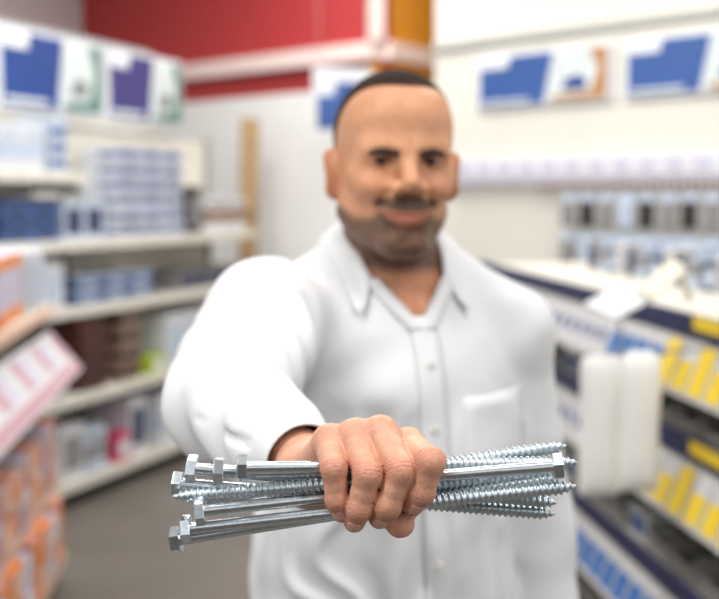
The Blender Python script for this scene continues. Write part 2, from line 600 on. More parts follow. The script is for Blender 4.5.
def face(q):
    qa = q.copy(); qa[:, 0] = np.abs(q[:, 0])
    d = skull(q)
    d = smin(d, cone(qa, (0.044, 0.067, 0.009), (0.010, 0.082, 0.007), 0.0085, 0.0085), 0.024)      # brow
    d = smax(d, -ell(qa, (0.0305, 0.097, -0.002), (0.019, 0.019, 0.0100)), 0.010)                   # eye sockets
    d = smin(d, ell(qa, (0.038, 0.066, -0.036), (0.018, 0.017, 0.014)), 0.016)                     # smiling cheeks
    d = smin(d, ell(q, (0, 0.078, -0.064), (0.033, 0.017, 0.022)), 0.018)                          # mouth mound
    nose = smin(cone(q, (0, 0.082, 0.004), (0, 0.107, -0.030), 0.0078, 0.0112), ell(qa, (0.0150, 0.095, -0.036), (0.0095, 0.0110, 0.0082)), 0.007)
    d = smin(d, nose, 0.010)
    d = smax(d, -ell(qa, (0.0085, 0.104, -0.0455), (0.0050, 0.006, 0.0035)), 0.002)                # nostrils
    # eyelids round the eyes, then the opening
    d = smin(d, ell(qa, (0.0305, 0.0705, -0.001), (0.0150, 0.0140, 0.0125)), 0.004)
    d = smax(d, -ell(qa, (0.0305, 0.094, -0.0028), (0.0145, 0.0200, 0.0036)), 0.0015)
    # lips, corners drawn up
    z = q[:, 2] - 4.5 * q[:, 0] ** 2
    ql = np.stack([np.abs(q[:, 0]), q[:, 1] + 6.0 * q[:, 0] ** 2, z], 1)
    d = smin(d, cone(ql, (0, 0.0905, -0.0640), (0.031, 0.0905, -0.0655), 0.0042, 0.0024), 0.003)
    d = smin(d, cone(ql, (0, 0.0908, -0.0735), (0.026, 0.0908, -0.0700), 0.0056, 0.0026), 0.003)
    d = smax(d, -cone(ql, (0, 0.0968, -0.0683), (0.036, 0.0950, -0.0672), 0.0017, 0.0012), 0.0018)
    # smile folds
    d = smax(d, -cone(qa, (0.023, 0.0915, -0.038), (0.040, 0.0745, -0.066), 0.0042, 0.0032), 0.007)
    # ears
    R = rotz(-0.72) @ roty(0.10)
    ear = ell(qa, (0.0780, -0.012, -0.018), (0.0085, 0.0200, 0.0325), R)
    ear = smin(ear, ell(qa, (0.0705, -0.004, -0.018), (0.010, 0.010, 0.026)), 0.010)
    ear = smax(ear, -ell(qa, (0.0890, -0.004, -0.018), (0.0060, 0.0100, 0.018), R), 0.004)
    d = smin(d, ear, 0.006)
    return d

NECK0 = P(398, 268, 1.325)                                     # pit of the neck, between the collar bones
TYAW = math.radians(18)
TX = np.array([math.cos(TYAW), math.sin(TYAW), 0.0]); TY = np.array([math.sin(TYAW), -math.cos(TYAW), 0.0])
TR = np.stack([TX, TY, np.array([0, 0, 1.0])], 1).astype(np.float32)
def to_torso(p): return (p - NECK0.astype(np.float32)) @ TR
def from_torso(q): return NECK0 + np.asarray(q, float) @ TR.T

SHR = P(266, 318, 1.22)          # right shoulder (arm stretched out)
SHL = from_torso((0.160, -0.02, -0.090))
ELL_ = from_torso((0.206, -0.035, -0.37))
WRL = from_torso((0.222, 0.03, -0.60))

def neck(p):
    a = from_head((0, -0.030, -0.070)); b = from_torso((0, -0.035, -0.05))
    d = cone(p, a, b, 0.051, 0.060)
    t = to_torso(p)
    ta = t.copy(); ta[:, 0] = np.abs(t[:, 0])
    d = smin(d, cone(ta, (0.02, -0.045, 0.0), (0.10, -0.05, -0.065), 0.045, 0.030), 0.05)
    d = smin(d, ell(t, (0, -0.02, -0.20), (0.140, 0.096, 0.185)), 0.05)
    d = smin(d, cone(ta, (0.012, 0.045, -0.055), (0.09, 0.015, -0.055), 0.012, 0.008), 0.02)         # collar bones
    return d

def head_full(p):
    q = to_head(p)
    d = smin(face(q), neck(p), 0.022)
    return d + 0.0003 * vnoise(p, 160, 2)

lo = np.array([HEADC[0] - 0.15, HEADC[1] - 0.15, NECK0[2] - 0.17]); hi = np.array([HEADC[0] + 0.15, HEADC[1] + 0.16, HEADC[2] + 0.125])
FV, FQ = sdf_mesh(head_full, lo, hi, 0.0021)

def hair_bound(q):
    """>0 inside the cropped hair"""
    front = (q[:, 2] - 0.004) - 1.50 * (q[:, 1] + 0.006) + 0.034 * np.cos(q[:, 0] * 34)
    back = q[:, 2] + 0.062
    return np.minimum(front * 0.55, back)

def beard_mask(q):
    x = np.abs(q[:, 0]); y, z = q[:, 1], q[:, 2]
    zl = z - 4.5 * q[:, 0] ** 2
    # upper edge of the beard: falls from the ear to the mouth corner
    edge = -0.048 - 0.020 * sstep(y, -0.01, 0.05) + 0.012 * sstep(y, 0.062, 0.085)
    m = sstep(edge - z, -0.004, 0.010) * sstep(z, -0.150, -0.128)
    mo = sstep(zl, -0.0655, -0.0615) * sstep(-(z + 3.0 * q[:, 0] ** 2), 0.0425, 0.0470) * sstep(-x, -0.044, -0.034) * sstep(y, 0.045, 0.055)
    xn = np.clip(x / 0.0330, 0, 1); lips = sstep(zl, -0.0685 - 0.0115 * (1 - xn ** 2) - 0.001, -0.0685 - 0.0115 * (1 - xn ** 2) + 0.001) * sstep(-zl, 0.0672 - 0.0062 * (1 - xn ** 1.6) - 0.001, 0.0672 - 0.0062 * (1 - xn ** 1.6) + 0.001) * (x < 0.0355) * (y > 0.07)
    bare = ell(q, (0, 0.10, -0.0835), (0.016, 0.03, 0.004)) < 0
    under = sstep(x, 0.030, 0.024) * 0
    return np.clip(np.maximum(m * (1 - lips), mo), 0, 1), lips, mo

def head_pigment(V):
    q = to_head(V)
    skin = np.array(s2l((207, 150, 114)))
    skin2 = np.array(s2l((190, 126, 92)))
    hair = np.array(s2l((44, 32, 27)))
    grey = np.array(s2l((80, 64, 56)))
    lip = np.array(s2l((172, 102, 88)))
    c = np.tile(skin, (len(V), 1)) * (0.97 + 0.06 * vnoise(V, 60, 4)[:, None])
    # rosy cheeks, nose and ears
    qa = q.copy(); qa[:, 0] = np.abs(qa[:, 0])
    w = 0.5 * np.exp(-(np.linalg.norm(qa - np.array([0.038, 0.075, -0.034]), axis=1) / 0.022) ** 2)
    w += 0.5 * np.exp(-(np.linalg.norm(q - np.array([0, 0.112, -0.034]), axis=1) / 0.014) ** 2)
    w += 0.7 * np.exp(-(np.linalg.norm(qa - np.array([0.080, -0.012, -0.014]), axis=1) / 0.030) ** 2)
    w += 0.6 * sstep(-q[:, 2], 0.13, 0.17)
    c += (skin2 - c) * np.clip(w, 0, 1)[:, None]
    # shade of the eye sockets, painted into the skin colour
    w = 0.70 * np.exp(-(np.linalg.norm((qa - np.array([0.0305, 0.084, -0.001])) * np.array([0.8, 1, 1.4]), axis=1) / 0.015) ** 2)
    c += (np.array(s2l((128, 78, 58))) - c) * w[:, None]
    bm_, lips, mo = beard_mask(q)
    st = 0.5 + 0.5 * vnoise(V, 420, 8)
    bcol = grey + (hair - grey) * (np.clip(mo * 0.55 + 0.45 + 0.3 * vnoise(V, 110, 12), 0, 1))[:, None]
    c += (bcol - c) * np.maximum(bm_ * (0.66 + 0.32 * st), 0.86 * mo)[:, None]
    c += (lip - c) * (0.85 * lips * (1 - mo))[:, None]
    zl = q[:, 2] - 4.5 * q[:, 0] ** 2
    line = np.exp(-((zl + 0.0681) / 0.0011) ** 2) * (np.abs(q[:, 0]) < 0.036) * (q[:, 1] > 0.06)
    c += (np.array(s2l((92, 40, 36))) - c) * (0.8 * line)[:, None]
    hb = hair_bound(q)
    c += (hair - c) * (0.75 * sstep(hb, -0.006, 0.008) * (skull(q) < 0.006))[:, None]
    return c
FC = head_pigment(FV)

# coarse body below the clothes, so the figure is one continuous whole
def body_core(p):
    t = to_torso(p)
    ta = t.copy(); ta[:, 0] = np.abs(t[:, 0])
    d = neck(p) + 0.016
    d = smin(d, ell(t, (-0.01, -0.01, -0.44), (0.140, 0.095, 0.24)), 0.06)
    d = smin(d, ell(t, (-0.01, -0.02, -0.64), (0.155, 0.105, 0.13)), 0.06)
    d = smin(d, cone(p, from_torso((-0.10, -0.03, -0.10)), SHR, 0.04, 0.042), 0.03)
    d = smin(d, cone(p, SHR, EL, 0.040, 0.036), 0.03)
    d = smin(d, cone(p, EL, WR, 0.036, 0.020), 0.02)
    d = smin(d, cone(p, from_torso((0.10, -0.03, -0.08)), SHL, 0.038, 0.040), 0.03)
    d = smin(d, cone(p, SHL, ELL_, 0.040, 0.036), 0.03)
    d = smin(d, cone(p, ELL_, WRL, 0.040, 0.026), 0.02)
    d = smin(d, cone(ta, (0.085, -0.02, -0.68), (0.10, -0.02, -1.05), 0.085, 0.058), 0.04)
    d = smin(d, cone(ta, (0.10, -0.02, -1.05), (0.11, -0.04, -(NECK0[2] - 0.09)), 0.056, 0.040), 0.03)
    return d
bl = np.array([-0.40, 0.75, 0.06]); bh = np.array([0.42, 1.75, NECK0[2] - 0.03])
CV, CQ = sdf_mesh(body_core, bl, bh, 0.010, project=1)
CC = np.tile(np.array(s2l((200, 145, 112))), (len(CV), 1))

# the other hand, hanging relaxed beside the thigh
def lhand(p):
    t = (p - WRL.astype(np.float32)) @ TR
    d = cone(t, (0, 0, 0.03), (0, 0.005, -0.03), 0.026, 0.022)
    pal = None
    for y, z in ((-0.030, -0.088), (-0.010, -0.094), (0.011, -0.095), (0.030, -0.090)):
        c = cone(t, (0, y * 0.6, -0.02), (0.0, y, z), 0.0135, 0.0115)
        pal = c if pal is None else smin(pal, c, 0.01)
    d = smin(d, pal, 0.015)
    for y, z, l, r in ((-0.030, -0.088, 0.058, 0.0078), (-0.010, -0.094, 0.072, 0.0088), (0.011, -0.095, 0.078, 0.0092), (0.030, -0.090, 0.070, 0.0090)):
        a = (0, y, z); b = (-0.010, y * 1.02, z - l * 0.48); c2 = (-0.026, y * 1.02, z - l * 0.76); e = (-0.038, y, z - l * 0.92)
        f = smin(smin(cone(t, a, b, r * 1.08, r), cone(t, b, c2, r, r * 0.92), 0.004), cone(t, c2, e, r * 0.92, r * 0.78), 0.004)
        d = smin(d, f, 0.004)
    th = smin(cone(t, (-0.005, 0.022, -0.025), (-0.020, 0.050, -0.062), 0.015, 0.0115), cone(t, (-0.020, 0.050, -0.062), (-0.030, 0.052, -0.108), 0.0110, 0.0085), 0.006)
    return smin(d, th, 0.010)
LV, LQ = sdf_mesh(lhand, WRL - np.array([0.09, 0.09, 0.19]), WRL + np.array([0.09, 0.09, 0.035]), 0.003)
LC = np.tile(np.array(s2l((205, 152, 122))), (len(LV), 1))

person = empty('person', (0.02, 1.33, 0))
tag(person, 'smiling man in a white shirt holding a fistful of lag screws', 'person')
def wlink(name, me, parent, m=None, smooth=True):
    """link geometry given in world coordinates below a parent"""
    o = link(name, me, parent, m, smooth)
    o.matrix_parent_inverse = PINV[parent.name] if parent.name in PINV else Matrix.Identity(4)
    return o
PINV = {person.name: Matrix.Translation((-0.02, -1.33, 0))}

BV, BQ = merge([(HV, HQ), (FV, FQ), (CV, CQ), (LV, LQ)])
me = me_from('body', BV, BQ)
set_col(me, np.concatenate([HC, FC, CC, LC]))
body = wlink('body', me, person, SKIN)
body['label'] = 'tan skin, short grey-brown beard and a closed fist'
for k, w, l in (('pinky', .0088, .0085), ('ring', .0105, .0095), ('middle', .0105, .0095), ('index', .0108, .0105)):
    o = wlink('fingernail', nail_me(FJ[k], w, l), body, NAIL)
    md = o.modifiers.new('thickness', 'SOLIDIFY'); md.thickness = 0.0006; md.offset = 0

# hair
HAIR = mat('cropped_hair', (46, 38, 36), rough=0.9, attr='pigment', noise=0.25, nscale=300, bump=0.3, bscale=900, spec=0.1)
def hair_sdf(p):
    q = to_head(p)
    return smax(skull(q) - 0.0015 - 0.0006 * vnoise(p, 500, 6), -hair_bound(q), 0.004)
hv, hq = sdf_mesh(hair_sdf, HEADC - np.array([0.12, 0.13, 0.08]), HEADC + np.array([0.12, 0.13, 0.13]), 0.0026)
me = me_from('hair', hv, hq)
q = to_head(hv)
tone = np.array(s2l((42, 31, 27))) ; fade = np.array(s2l((120, 84, 64)))
w = np.maximum(0.85 * (1 - sstep(q[:, 2], 0.010, 0.085)), 0.55 * (1 - sstep(hair_bound(q), 0.0, 0.006)))
set_col(me, tone + (fade - tone) * w[:, None])
hair = wlink('hair', me, person, HAIR)
hair['label'] = 'very short dark hair faded at the sides'

# eyes
EYEW = mat('eye_white', (176, 158, 146), rough=0.2)
IRIS = mat('iris', (40, 24, 18), rough=0.15)
BROWM = mat('eyebrow_hair', (46, 32, 26), rough=0.8, noise=0.3, nscale=500)
def surf_y(x, z):
    ys = np.linspace(0.13, 0.02, 400)
    q = np.stack([np.full(400, x), ys, np.full(400, z)], 1).astype(np.float32)
    d = face(q)
    i = int(np.argmax(d < 0))
    return ys[i]
def sphere_me(name, c, r, seg=24, rings=16, squash=None):
    bm = bmesh.new()
    bmesh.ops.create_uvsphere(bm, u_segments=seg, v_segments=rings, radius=1)
    for v in bm.verts:
        v.co = Vector(c) + Vector([v.co[i] * (r[i] if hasattr(r, '__len__') else r) for i in range(3)])
    return bm_me(name, bm)
for sx in (-1, 1):
    ec = (sx * 0.0305, 0.0705, -0.001)
    bm = bmesh.new(); bmesh.ops.create_uvsphere(bm, u_segments=24, v_segments=16, radius=0.0122)
    for v in bm.verts: v.co = Vector(from_head(np.array(v.co) + np.array(ec)))
    eye = wlink('eye', bm_me('eye', bm), person, EYEW)
    bm = bmesh.new(); bmesh.ops.create_uvsphere(bm, u_segments=20, v_segments=12, radius=1)
    for v in bm.verts: v.co = Vector(from_head(np.array((v.co[0] * 0.0068, v.co[1] * 0.0022, v.co[2] * 0.0064)) + np.array(ec) + np.array((-0.0018, 0.0112, -0.0008))))
    wlink('iris', bm_me('iris', bm), eye, IRIS)
    # eyebrow: flat tapered arc lying on the brow
    pts, rad = [], []
    for i in range(13):
        t = i / 12
        x = sx * (0.013 + 0.035 * t); z = 0.0050 + 0.0045 * math.sin(min(1, t * 1.25) * math.pi * 0.62) - 0.004 * t * t
        pts.append(from_head((x, surf_y(x, z) + 0.0004, z))); rad.append(0.0010 + 0.0027 * math.sin(math.pi * min(1, 0.18 + t * 0.82)) ** 0.7)
    wlink('eyebrow', tube_me('eyebrow', pts, rad, 10), person, BROWM)
# ------------------------------------------------------------------ the person: clothes
SHIRT = mat('white_cotton', (222, 223, 225), rough=0.85, noise=0.012, nscale=14, bump=0.10, bscale=1500, spec=0.2)
BUTTON = mat('button', (226, 224, 218), rough=0.35)
def fold(s, wl, sharp=1.5):
    v = 0.5 + 0.5 * np.sin(2 * np.pi * s / wl)
    return v ** sharp
CUFF_AX = (WR - EL) / np.linalg.norm(WR - EL)
CUFF_C = WR - CUFF_AX * 0.036
CREASE = None
def shirt_sdf(p):
    t = to_torso(p)
    ta = t.copy(); ta[:, 0] = np.abs(t[:, 0])
    d = ell(t, (0, -0.018, -0.20), (0.172, 0.122, 0.21))
    d = smin(d, cone(ta, (0.03, -0.045, 0.012), (0.13, -0.045, -0.058), 0.052, 0.050), 0.06)
    d = smin(d, ell(t, (-0.012, -0.012, -0.43), (0.176, 0.128, 0.27)), 0.08)
    d = smin(d, ell(t, (-0.012, -0.018, -0.62), (0.182, 0.132, 0.18)), 0.08)
    # hanging arm
    la = smin(cone(p, from_torso((0.10, -0.03, -0.075)), SHL, 0.058, 0.058), cone(p, SHL, ELL_, 0.060, 0.058), 0.03)
    la = smin(la, cone(p, ELL_, WRL, 0.057, 0.042), 0.03)
    # long loose folds on the body
    an = t[:, 0] * 10 + 0.8 * vnoise(p, 9, 1) + t[:, 2] * 1.2
    amp = sstep(-t[:, 2], 0.10, 0.32)
    d = d - amp * 0.0100 * (fold(an + 0.6 * t[:, 2] * np.sign(t[:, 0]), 0.62, 2.0) - 0.4)
    # drag folds running from the raised arm's pit across the chest
    pit = from_torso((-0.125, 0.075, -0.15)).astype(np.float32)
    v = p - pit; r = np.linalg.norm(v, axis=1) + 1e-6
    ang = np.arctan2(v[:, 2], v @ TX.astype(np.float32))
    d = d - 0.006 * np.exp(-(r / 0.13) ** 2) * sstep(r, 0.02, 0.09) * np.sin(ang * 7 + 1.0 + vnoise(p, 12, 7))
    d = smin(d, la, 0.022)
    d = d - 0.005 * vnoise(p, 11, 3) - 0.0026 * vnoise(p, 24, 4)
    # stretched-out arm
    ra = smin(cone(p, from_torso((-0.095, -0.03, -0.085)), SHR, 0.054, 0.060), cone(p, SHR, EL, 0.062, 0.053), 0.04)
    ax = (EL - SHR).astype(np.float32); ln = float(np.linalg.norm(ax)); ax /= ln
    s = (p - SHR.astype(np.float32)) @ ax
    side = (p - SHR.astype(np.float32)) - s[:, None] * ax
    th = np.arctan2(side @ RGT.astype(np.float32), side[:, 2])
    w = sstep(s, 0.00, 0.09) * sstep(-s, -ln - 0.06, -ln + 0.09)
    ra = ra - w * 0.0105 * np.sin(2 * np.pi * (s + 0.020 * np.sin(th * 2 + 0.6) + 0.012 * vnoise(p, 14, 9)) / 0.062)
    fa = cone(p, EL, CUFF_C - CUFF_AX * 0.05, 0.053, 0.040)
    fa = smin(fa, cone(p, CUFF_C - CUFF_AX * 0.06, CUFF_C + CUFF_AX * 0.05, 0.037, 0.0308), 0.02)
    ax2 = CUFF_AX.astype(np.float32)
    s2 = (p - EL.astype(np.float32)) @ ax2
    side = (p - EL.astype(np.float32)) - s2[:, None] * ax2
    th = np.arctan2(side @ RGT.astype(np.float32), side[:, 2])
    w = sstep(s2, -0.05, 0.02) * sstep(-s2, -0.17, -0.10)
    fa = fa - w * 0.0050 * np.sin(2 * np.pi * (s2 * 0.75 + 0.030 * np.sin(th + 2.2) + 0.012 * vnoise(p, 13, 11)) / 0.055)
    # one long crease along the outer forearm
    arm = smin(ra, fa, 0.030)
    if CREASE:
        arm = smax(arm, -cone(p, CREASE[0], CREASE[1], 0.0022, 0.0016), 0.005)
    arm = arm - 0.0018 * vnoise(p, 30, 5)
    return smin(d, arm, 0.040)

def ray_hit(px, py):
    ds = np.linspace(0.70, 1.5, 800)
    pw = np.stack([P(px, py, d) for d in ds]).astype(np.float32)
    return P(px, py, ds[int(np.argmax(shirt_sdf(pw) < 0))])
CREASE = (ray_hit(197, 418), ray_hit(247, 444))
sl = np.array([-0.34, 0.72, NECK0[2] - 0.80]); sh = np.array([0.42, 1.62, NECK0[2] + 0.075])
SV, SQ = sdf_mesh(shirt_sdf, sl, sh, 0.0042)
me = me_from('shirt', SV, SQ)
bm = bmesh.new(); bm.from_mesh(me)
def cut(bm, near, co, no, keep_front=False):
    vs_ = [v for v in bm.verts if near(v.co)]
    fs_ = {f for v in vs_ for f in v.link_faces}; es_ = {e for v in vs_ for e in v.link_edges}
    bmesh.ops.bisect_plane(bm, geom=list(vs_) + list(es_) + list(fs_), plane_co=co, plane_no=no, clear_outer=True, clear_inner=False, dist=1e-6)
# sleeve ends, hem
cut(bm, lambda c: (c - Vector(CUFF_C)).length < 0.12, Vector(CUFF_C), Vector(CUFF_AX))
LAX = (WRL - ELL_) / np.linalg.norm(WRL - ELL_)
cut(bm, lambda c: (c - Vector(WRL)).length < 0.09, Vector(WRL), Vector(LAX))
cut(bm, lambda c: c.z < NECK0[2] - 0.70 and (c - Vector(WRL)).length > 0.11, Vector((0, 0, NECK0[2] - 0.76)), Vector((0, 0, -1)))
# neck hole and the open V at the throat
VB = 0.066                                                      # depth of the V below the pit of the neck
def in_neck(c):
    t = TR.T @ (np.array(c) - NECK0)
    r = math.hypot(t[0] / 0.060, (t[1] + 0.028) / 0.066)
    if r < 1 and t[2] > -0.06: return True
    if t[1] > 0.0 and t[2] > -VB:
        return abs(t[0] - 0.004) < 0.057 * ((t[2] + VB) / VB) ** 0.9
    return False
bmesh.ops.delete(bm, geom=[f for f in bm.faces if in_neck(f.calc_center_median())], context='FACES')
bm.to_mesh(me); bm.free()
shirt = wlink('shirt', me, person, SHIRT)
shirt['label'] = 'white button-up shirt with open collar'
md = shirt.modifiers.new('thickness', 'SOLIDIFY'); md.thickness = 0.0016; md.offset = -1

def shirt_front(x, z, off=0.0):
    """point on the shirt's front at torso coordinates x, z"""
    ys = np.linspace(0.20, -0.05, 300)
    q = np.stack([np.full(300, x), ys, np.full(300, z)], 1)
    pw = (NECK0 + q @ TR.T.astype(float)).astype(np.float32)
    d = shirt_sdf(pw)
    i = int(np.argmax(d < off))
    return pw[i].astype(float)

def strip_me(name, rows):
    n = len(rows[0]); V = [p for r in rows for p in r]
    F = [(i * n + j, i * n + j + 1, (i + 1) * n + j + 1, (i + 1) * n + j) for i in range(len(rows) - 1) for j in range(n - 1)]
    return me_from(name, V, F)

# placket down the front
def placket_x(z): return 0.006 + 0.05 * (z + VB) * -0.25
rows = []
for i in range(48):
    z = -VB + 0.012 - i * 0.0142
    xc = placket_x(z)
    rows.append([shirt_front(xc + dx, z, 0.0022) for dx in (-0.017, -0.0085, 0.0, 0.0085, 0.017)])
pl = wlink('placket', strip_me('placket', rows), shirt, SHIRT)
md = pl.modifiers.new('thickness', 'SOLIDIFY'); md.thickness = 0.002; md.offset = 0
for z in (-0.110, -0.185, -0.265, -0.345, -0.425, -0.505, -0.585):
    c = shirt_front(placket_x(z), z, 0.0040)
    bm = bmesh.new()
    bmesh.ops.create_cone(bm, cap_ends=True, segments=20, radius1=0.0056, radius2=0.0048, depth=0.0022)
    Mx = Vector(TY).to_track_quat('Z', 'Y').to_matrix().to_4x4(); Mx.translation = Vector(c)
    bmesh.ops.transform(bm, matrix=Mx, verts=bm.verts)
    wlink('button', bm_me('button', bm), shirt, BUTTON, False)
# chest pocket on the person's left
rows = []
for i in range(9):
    z = -0.150 - i * 0.0155
    hw = 0.052 if i < 7 else 0.052 - (i - 6) * 0.013
    rows.append([shirt_front(0.100 + hw * (j / 4 - 1), z, 0.0012) for j in range(9)])
pk = wlink('pocket', strip_me('pocket', rows), shirt, SHIRT)
md = pk.modifiers.new('thickness', 'SOLIDIFY'); md.thickness = 0.0012; md.offset = 0

# collar: a stand round the neck with the two wings folded over it
def collar_ring(a):
    """a from -1 (person's right front) over the nape to 1 (left front); torso coordinates of the stand's foot"""
    th = a * math.radians(150)
    x = 0.0615 * math.sin(th); y = -0.030 - 0.064 * math.cos(th)
    front = max(0.0, (abs(a) - 0.45) / 0.55)
    z = 0.030 - 0.048 * front ** 1.25
    if abs(a) > 0.72:                                   # opens down into the V
        k = (abs(a) - 0.72) / 0.28
        x = x + math.copysign(0.018 * k, x); y += 0.012 * k; z -= 0.014 * k
    return np.array([x, y, z])
NA = 49
outer, inner = [], []
for i in range(NA):
    a = -1 + 2 * i / (NA - 1)
    b = collar_ring(a)
    th = a * math.radians(150)
    n = np.array([math.sin(th), -math.cos(th), 0.0])
    fr = max(0.0, (abs(a) - 0.45) / 0.55)
    top = b + np.array([0, 0, 0.032 - 0.010 * fr]) - n * 0.004
    inner.append([b - n * 0.002, (b + top) / 2 - n * 0.001, top])
    h = 0.042 - 0.006 * fr ** 1.6
    out = n * (0.016 + 0.012 * fr)
    drop = np.array([0, 0, -h])
    outer.append([top, top + n * 0.0045 + np.array([0, 0, 0.0015]), top + out * 0.5 + drop * 0.45, top + out * 0.85 + drop * 0.8,
                  top + out + drop + np.array([math.copysign(0.012 * fr ** 2.5, a), 0.010 * fr ** 2, -0.004 * fr ** 2])])
def push_out(pw, off):
    """keep a collar point outside the shirt"""
    for _ in range(3):
        d = float(shirt_sdf(pw[None].astype(np.float32))[0])
        if d >= off: break
        e = 0.002; g = np.array([float(shirt_sdf((pw + k * e)[None].astype(np.float32))[0]) - d for k in np.eye(3)])
        g /= np.linalg.norm(g) + 1e-9
        pw = pw + g * (off - d)
    return pw
rowsI = [[from_torso(p) for p in r] for r in inner]
rowsO = [[from_torso(r[0]), from_torso(r[1])] + [push_out(from_torso(p), 0.004) for p in r[2:]] for r in outer]
for nm, rws in (('collar_stand', rowsI), ('collar', rowsO)):
    co = wlink(nm, strip_me(nm, rws), shirt, SHIRT)
    md = co.modifiers.new('thickness', 'SOLIDIFY'); md.thickness = 0.0022; md.offset = 0
    md = co.modifiers.new('smooth', 'SUBSURF'); md.levels = 2; md.render_levels = 2
# front edges of the open shirt, turned along the V
for sx in (-1, 1):
    rows = []
    for i in range(12):
        k = i / 11
        z = -VB - 0.004 + (VB - 0.006) * k
        x = 0.004 + sx * 0.052 * max(0.0, (z + VB) / VB) ** 0.9
        rows.append([shirt_front(x + sx * dx, z, 0.003 if dx >= 0 else -0.002) for dx in (-0.004, 0.002, 0.010, 0.018)])
    o = wlink('front_edge', strip_me('front_edge', rows), shirt, SHIRT)
    md = o.modifiers.new('thickness', 'SOLIDIFY'); md.thickness = 0.002; md.offset = 0
# cuffs
def cuff(c, axd, r, name='cuff', L=0.058):
    axv = Vector(axd).normalized()
    u = axv.orthogonal().normalized(); v = axv.cross(u)
    rows = []
    for k in range(33):
        t = 2 * math.pi * k / 32
        dirv = u * math.cos(t) + v * math.sin(t)
        rows.append([Vector(c) + axv * (x - L) + dirv * (r * s) for x, s in ((0, 1.10), (L * 0.3, 1.085), (L * 0.7, 1.04), (L * 0.97, 1.0), (L, 0.985), (L - 0.004, 0.95))])
    o = wlink(name, strip_me(name, rows), shirt, SHIRT)
    md = o.modifiers.new('thickness', 'SOLIDIFY'); md.thickness = 0.002; md.offset = 0
    return o
cuff(CUFF_C + CUFF_AX * 0.006, CUFF_AX, 0.0325)
cuff(WRL + LAX * 0.01, LAX, 0.042)

# trousers and shoes (below the frame)
TROUSER = mat('dark_denim', (48, 54, 70), rough=0.9, noise=0.1, nscale=60, bump=0.2, bscale=800)
SHOE = mat('black_leather', (28, 26, 26), rough=0.4, noise=0.1, nscale=80)
SOLE = mat('rubber_sole', (60, 56, 52), rough=0.8, noise=0.1, nscale=60)
FZ = -NECK0[2]
def trousers_sdf(p):
    t = to_torso(p); ta = t.copy(); ta[:, 0] = np.abs(t[:, 0])
    d = ell(t, (-0.005, -0.02, -0.66), (0.172, 0.122, 0.13))
    d = smin(d, cone(ta, (0.088, -0.02, -0.70), (0.102, -0.02, -1.05), 0.096, 0.074), 0.03)
    d = smin(d, cone(ta, (0.102, -0.02, -1.05), (0.112, -0.035, FZ + 0.05), 0.073, 0.064), 0.03)
    d = np.maximum(d, FZ + 0.045 - t[:, 2]); d = np.maximum(d, t[:, 2] + 0.60)
    return d - 0.003 * vnoise(p, 16, 2)
tv, tq = sdf_mesh(trousers_sdf, from_torso((-0.26, 0, FZ + 0.02)) - np.array([0.05, 0.25, 0]), from_torso((0.26, 0, -0.58)) + np.array([0.05, 0.25, 0]), 0.010, project=1)
wlink('trousers', me_from('trousers', tv, tq), person, TROUSER)
for sx in (-1, 1):
    def shoe_sdf(p):
        t = to_torso(p); t = t - np.array([sx * 0.115, 0, FZ], np.float32)
        d = smin(ell(t, (0, 0.085, 0.035), (0.045, 0.105, 0.045)), ell(t, (0, -0.04, 0.05), (0.038, 0.055, 0.06)), 0.04)
        d = smin(d, cone(t, (0, -0.035, 0.06), (0, -0.035, 0.10), 0.042, 0.045), 0.03)
        return np.maximum(d, 0.012 - t[:, 2])
    c = from_torso((sx * 0.115, 0.02, FZ + 0.06))
    sv, sq = sdf_mesh(shoe_sdf, c - np.array([0.17, 0.2, 0.06]), c + np.array([0.17, 0.2, 0.09]), 0.006, project=1)
    sho = wlink('shoe', me_from('shoe', sv, sq), person, SHOE)
    V = []
    for z in (0.0, 0.016):
        for k in range(28):
            a = 2 * math.pi * k / 28
            y = math.cos(a) * 0.142 + 0.045
            V.append(from_torso((sx * 0.115 + math.sin(a) * (0.047 if math.cos(a) > 0 else 0.040), y, FZ + z)))
    F = [(k, (k + 1) % 28, 28 + (k + 1) % 28, 28 + k) for k in range(28)] + [tuple(range(27, -1, -1)), tuple(range(28, 56))]
    wlink('sole', me_from('sole', V, F), sho, SOLE, False)
# ------------------------------------------------------------------ the store: shell
def deg(a): return math.radians(a)
def structure(name, me, m, loc=(0, 0, 0), rz=0.0, label=None, parent=None):
    o = link(name, me, parent, m)
    o.location = loc; o.rotation_euler = (0, 0, rz)
    if parent is None: tag(o, label, None, None, 'structure')
    return o
FLOOR_M = mat('grey_vinyl_floor', (102, 96, 89), rough=0.38, noise=0.10, nscale=3.0, bump=0.04, bscale=60)
WALL_W = mat('off_white_wall', (240, 240, 238), rough=0.7, noise=0.015, nscale=4)
WALL_C = mat('cream_wall', (221, 218, 208), rough=0.7, noise=0.015, nscale=4)
WALL_R = mat('red_wall', (178, 54, 56), rough=0.55, noise=0.03, nscale=5)
WALL_A = mat('amber_wall', (222, 150, 34), rough=0.55, noise=0.04, nscale=5)
WALL_G = mat('pale_grey_wall', (200, 194, 194), rough=0.7, noise=0.02, nscale=4)
BEAM_M = mat('pale_pink_beam', (236, 214, 208), rough=0.5, noise=0.01, nscale=4)
TRIM_M = mat('grey_trim', (178, 178, 172), rough=0.5, noise=0.02, nscale=6)

me = box_me('floor', (-8, -3, -0.1), (8, 14, 0.0))
structure('floor', me, FLOOR_M, label='smooth grey vinyl store floor')
WALL_F = mat('added_grey_wall', (120, 116, 112), rough=0.8, noise=0.2, nscale=1.5)
structure('wall_front_added', box_me('wall_front_added', (-8, -3.1, 0), (8, -3.0, 2.4)), WALL_F, label='added unseen grey wall across the open end of the aisle')  # unseen, added to darken the metal's reflections; low enough to let light over

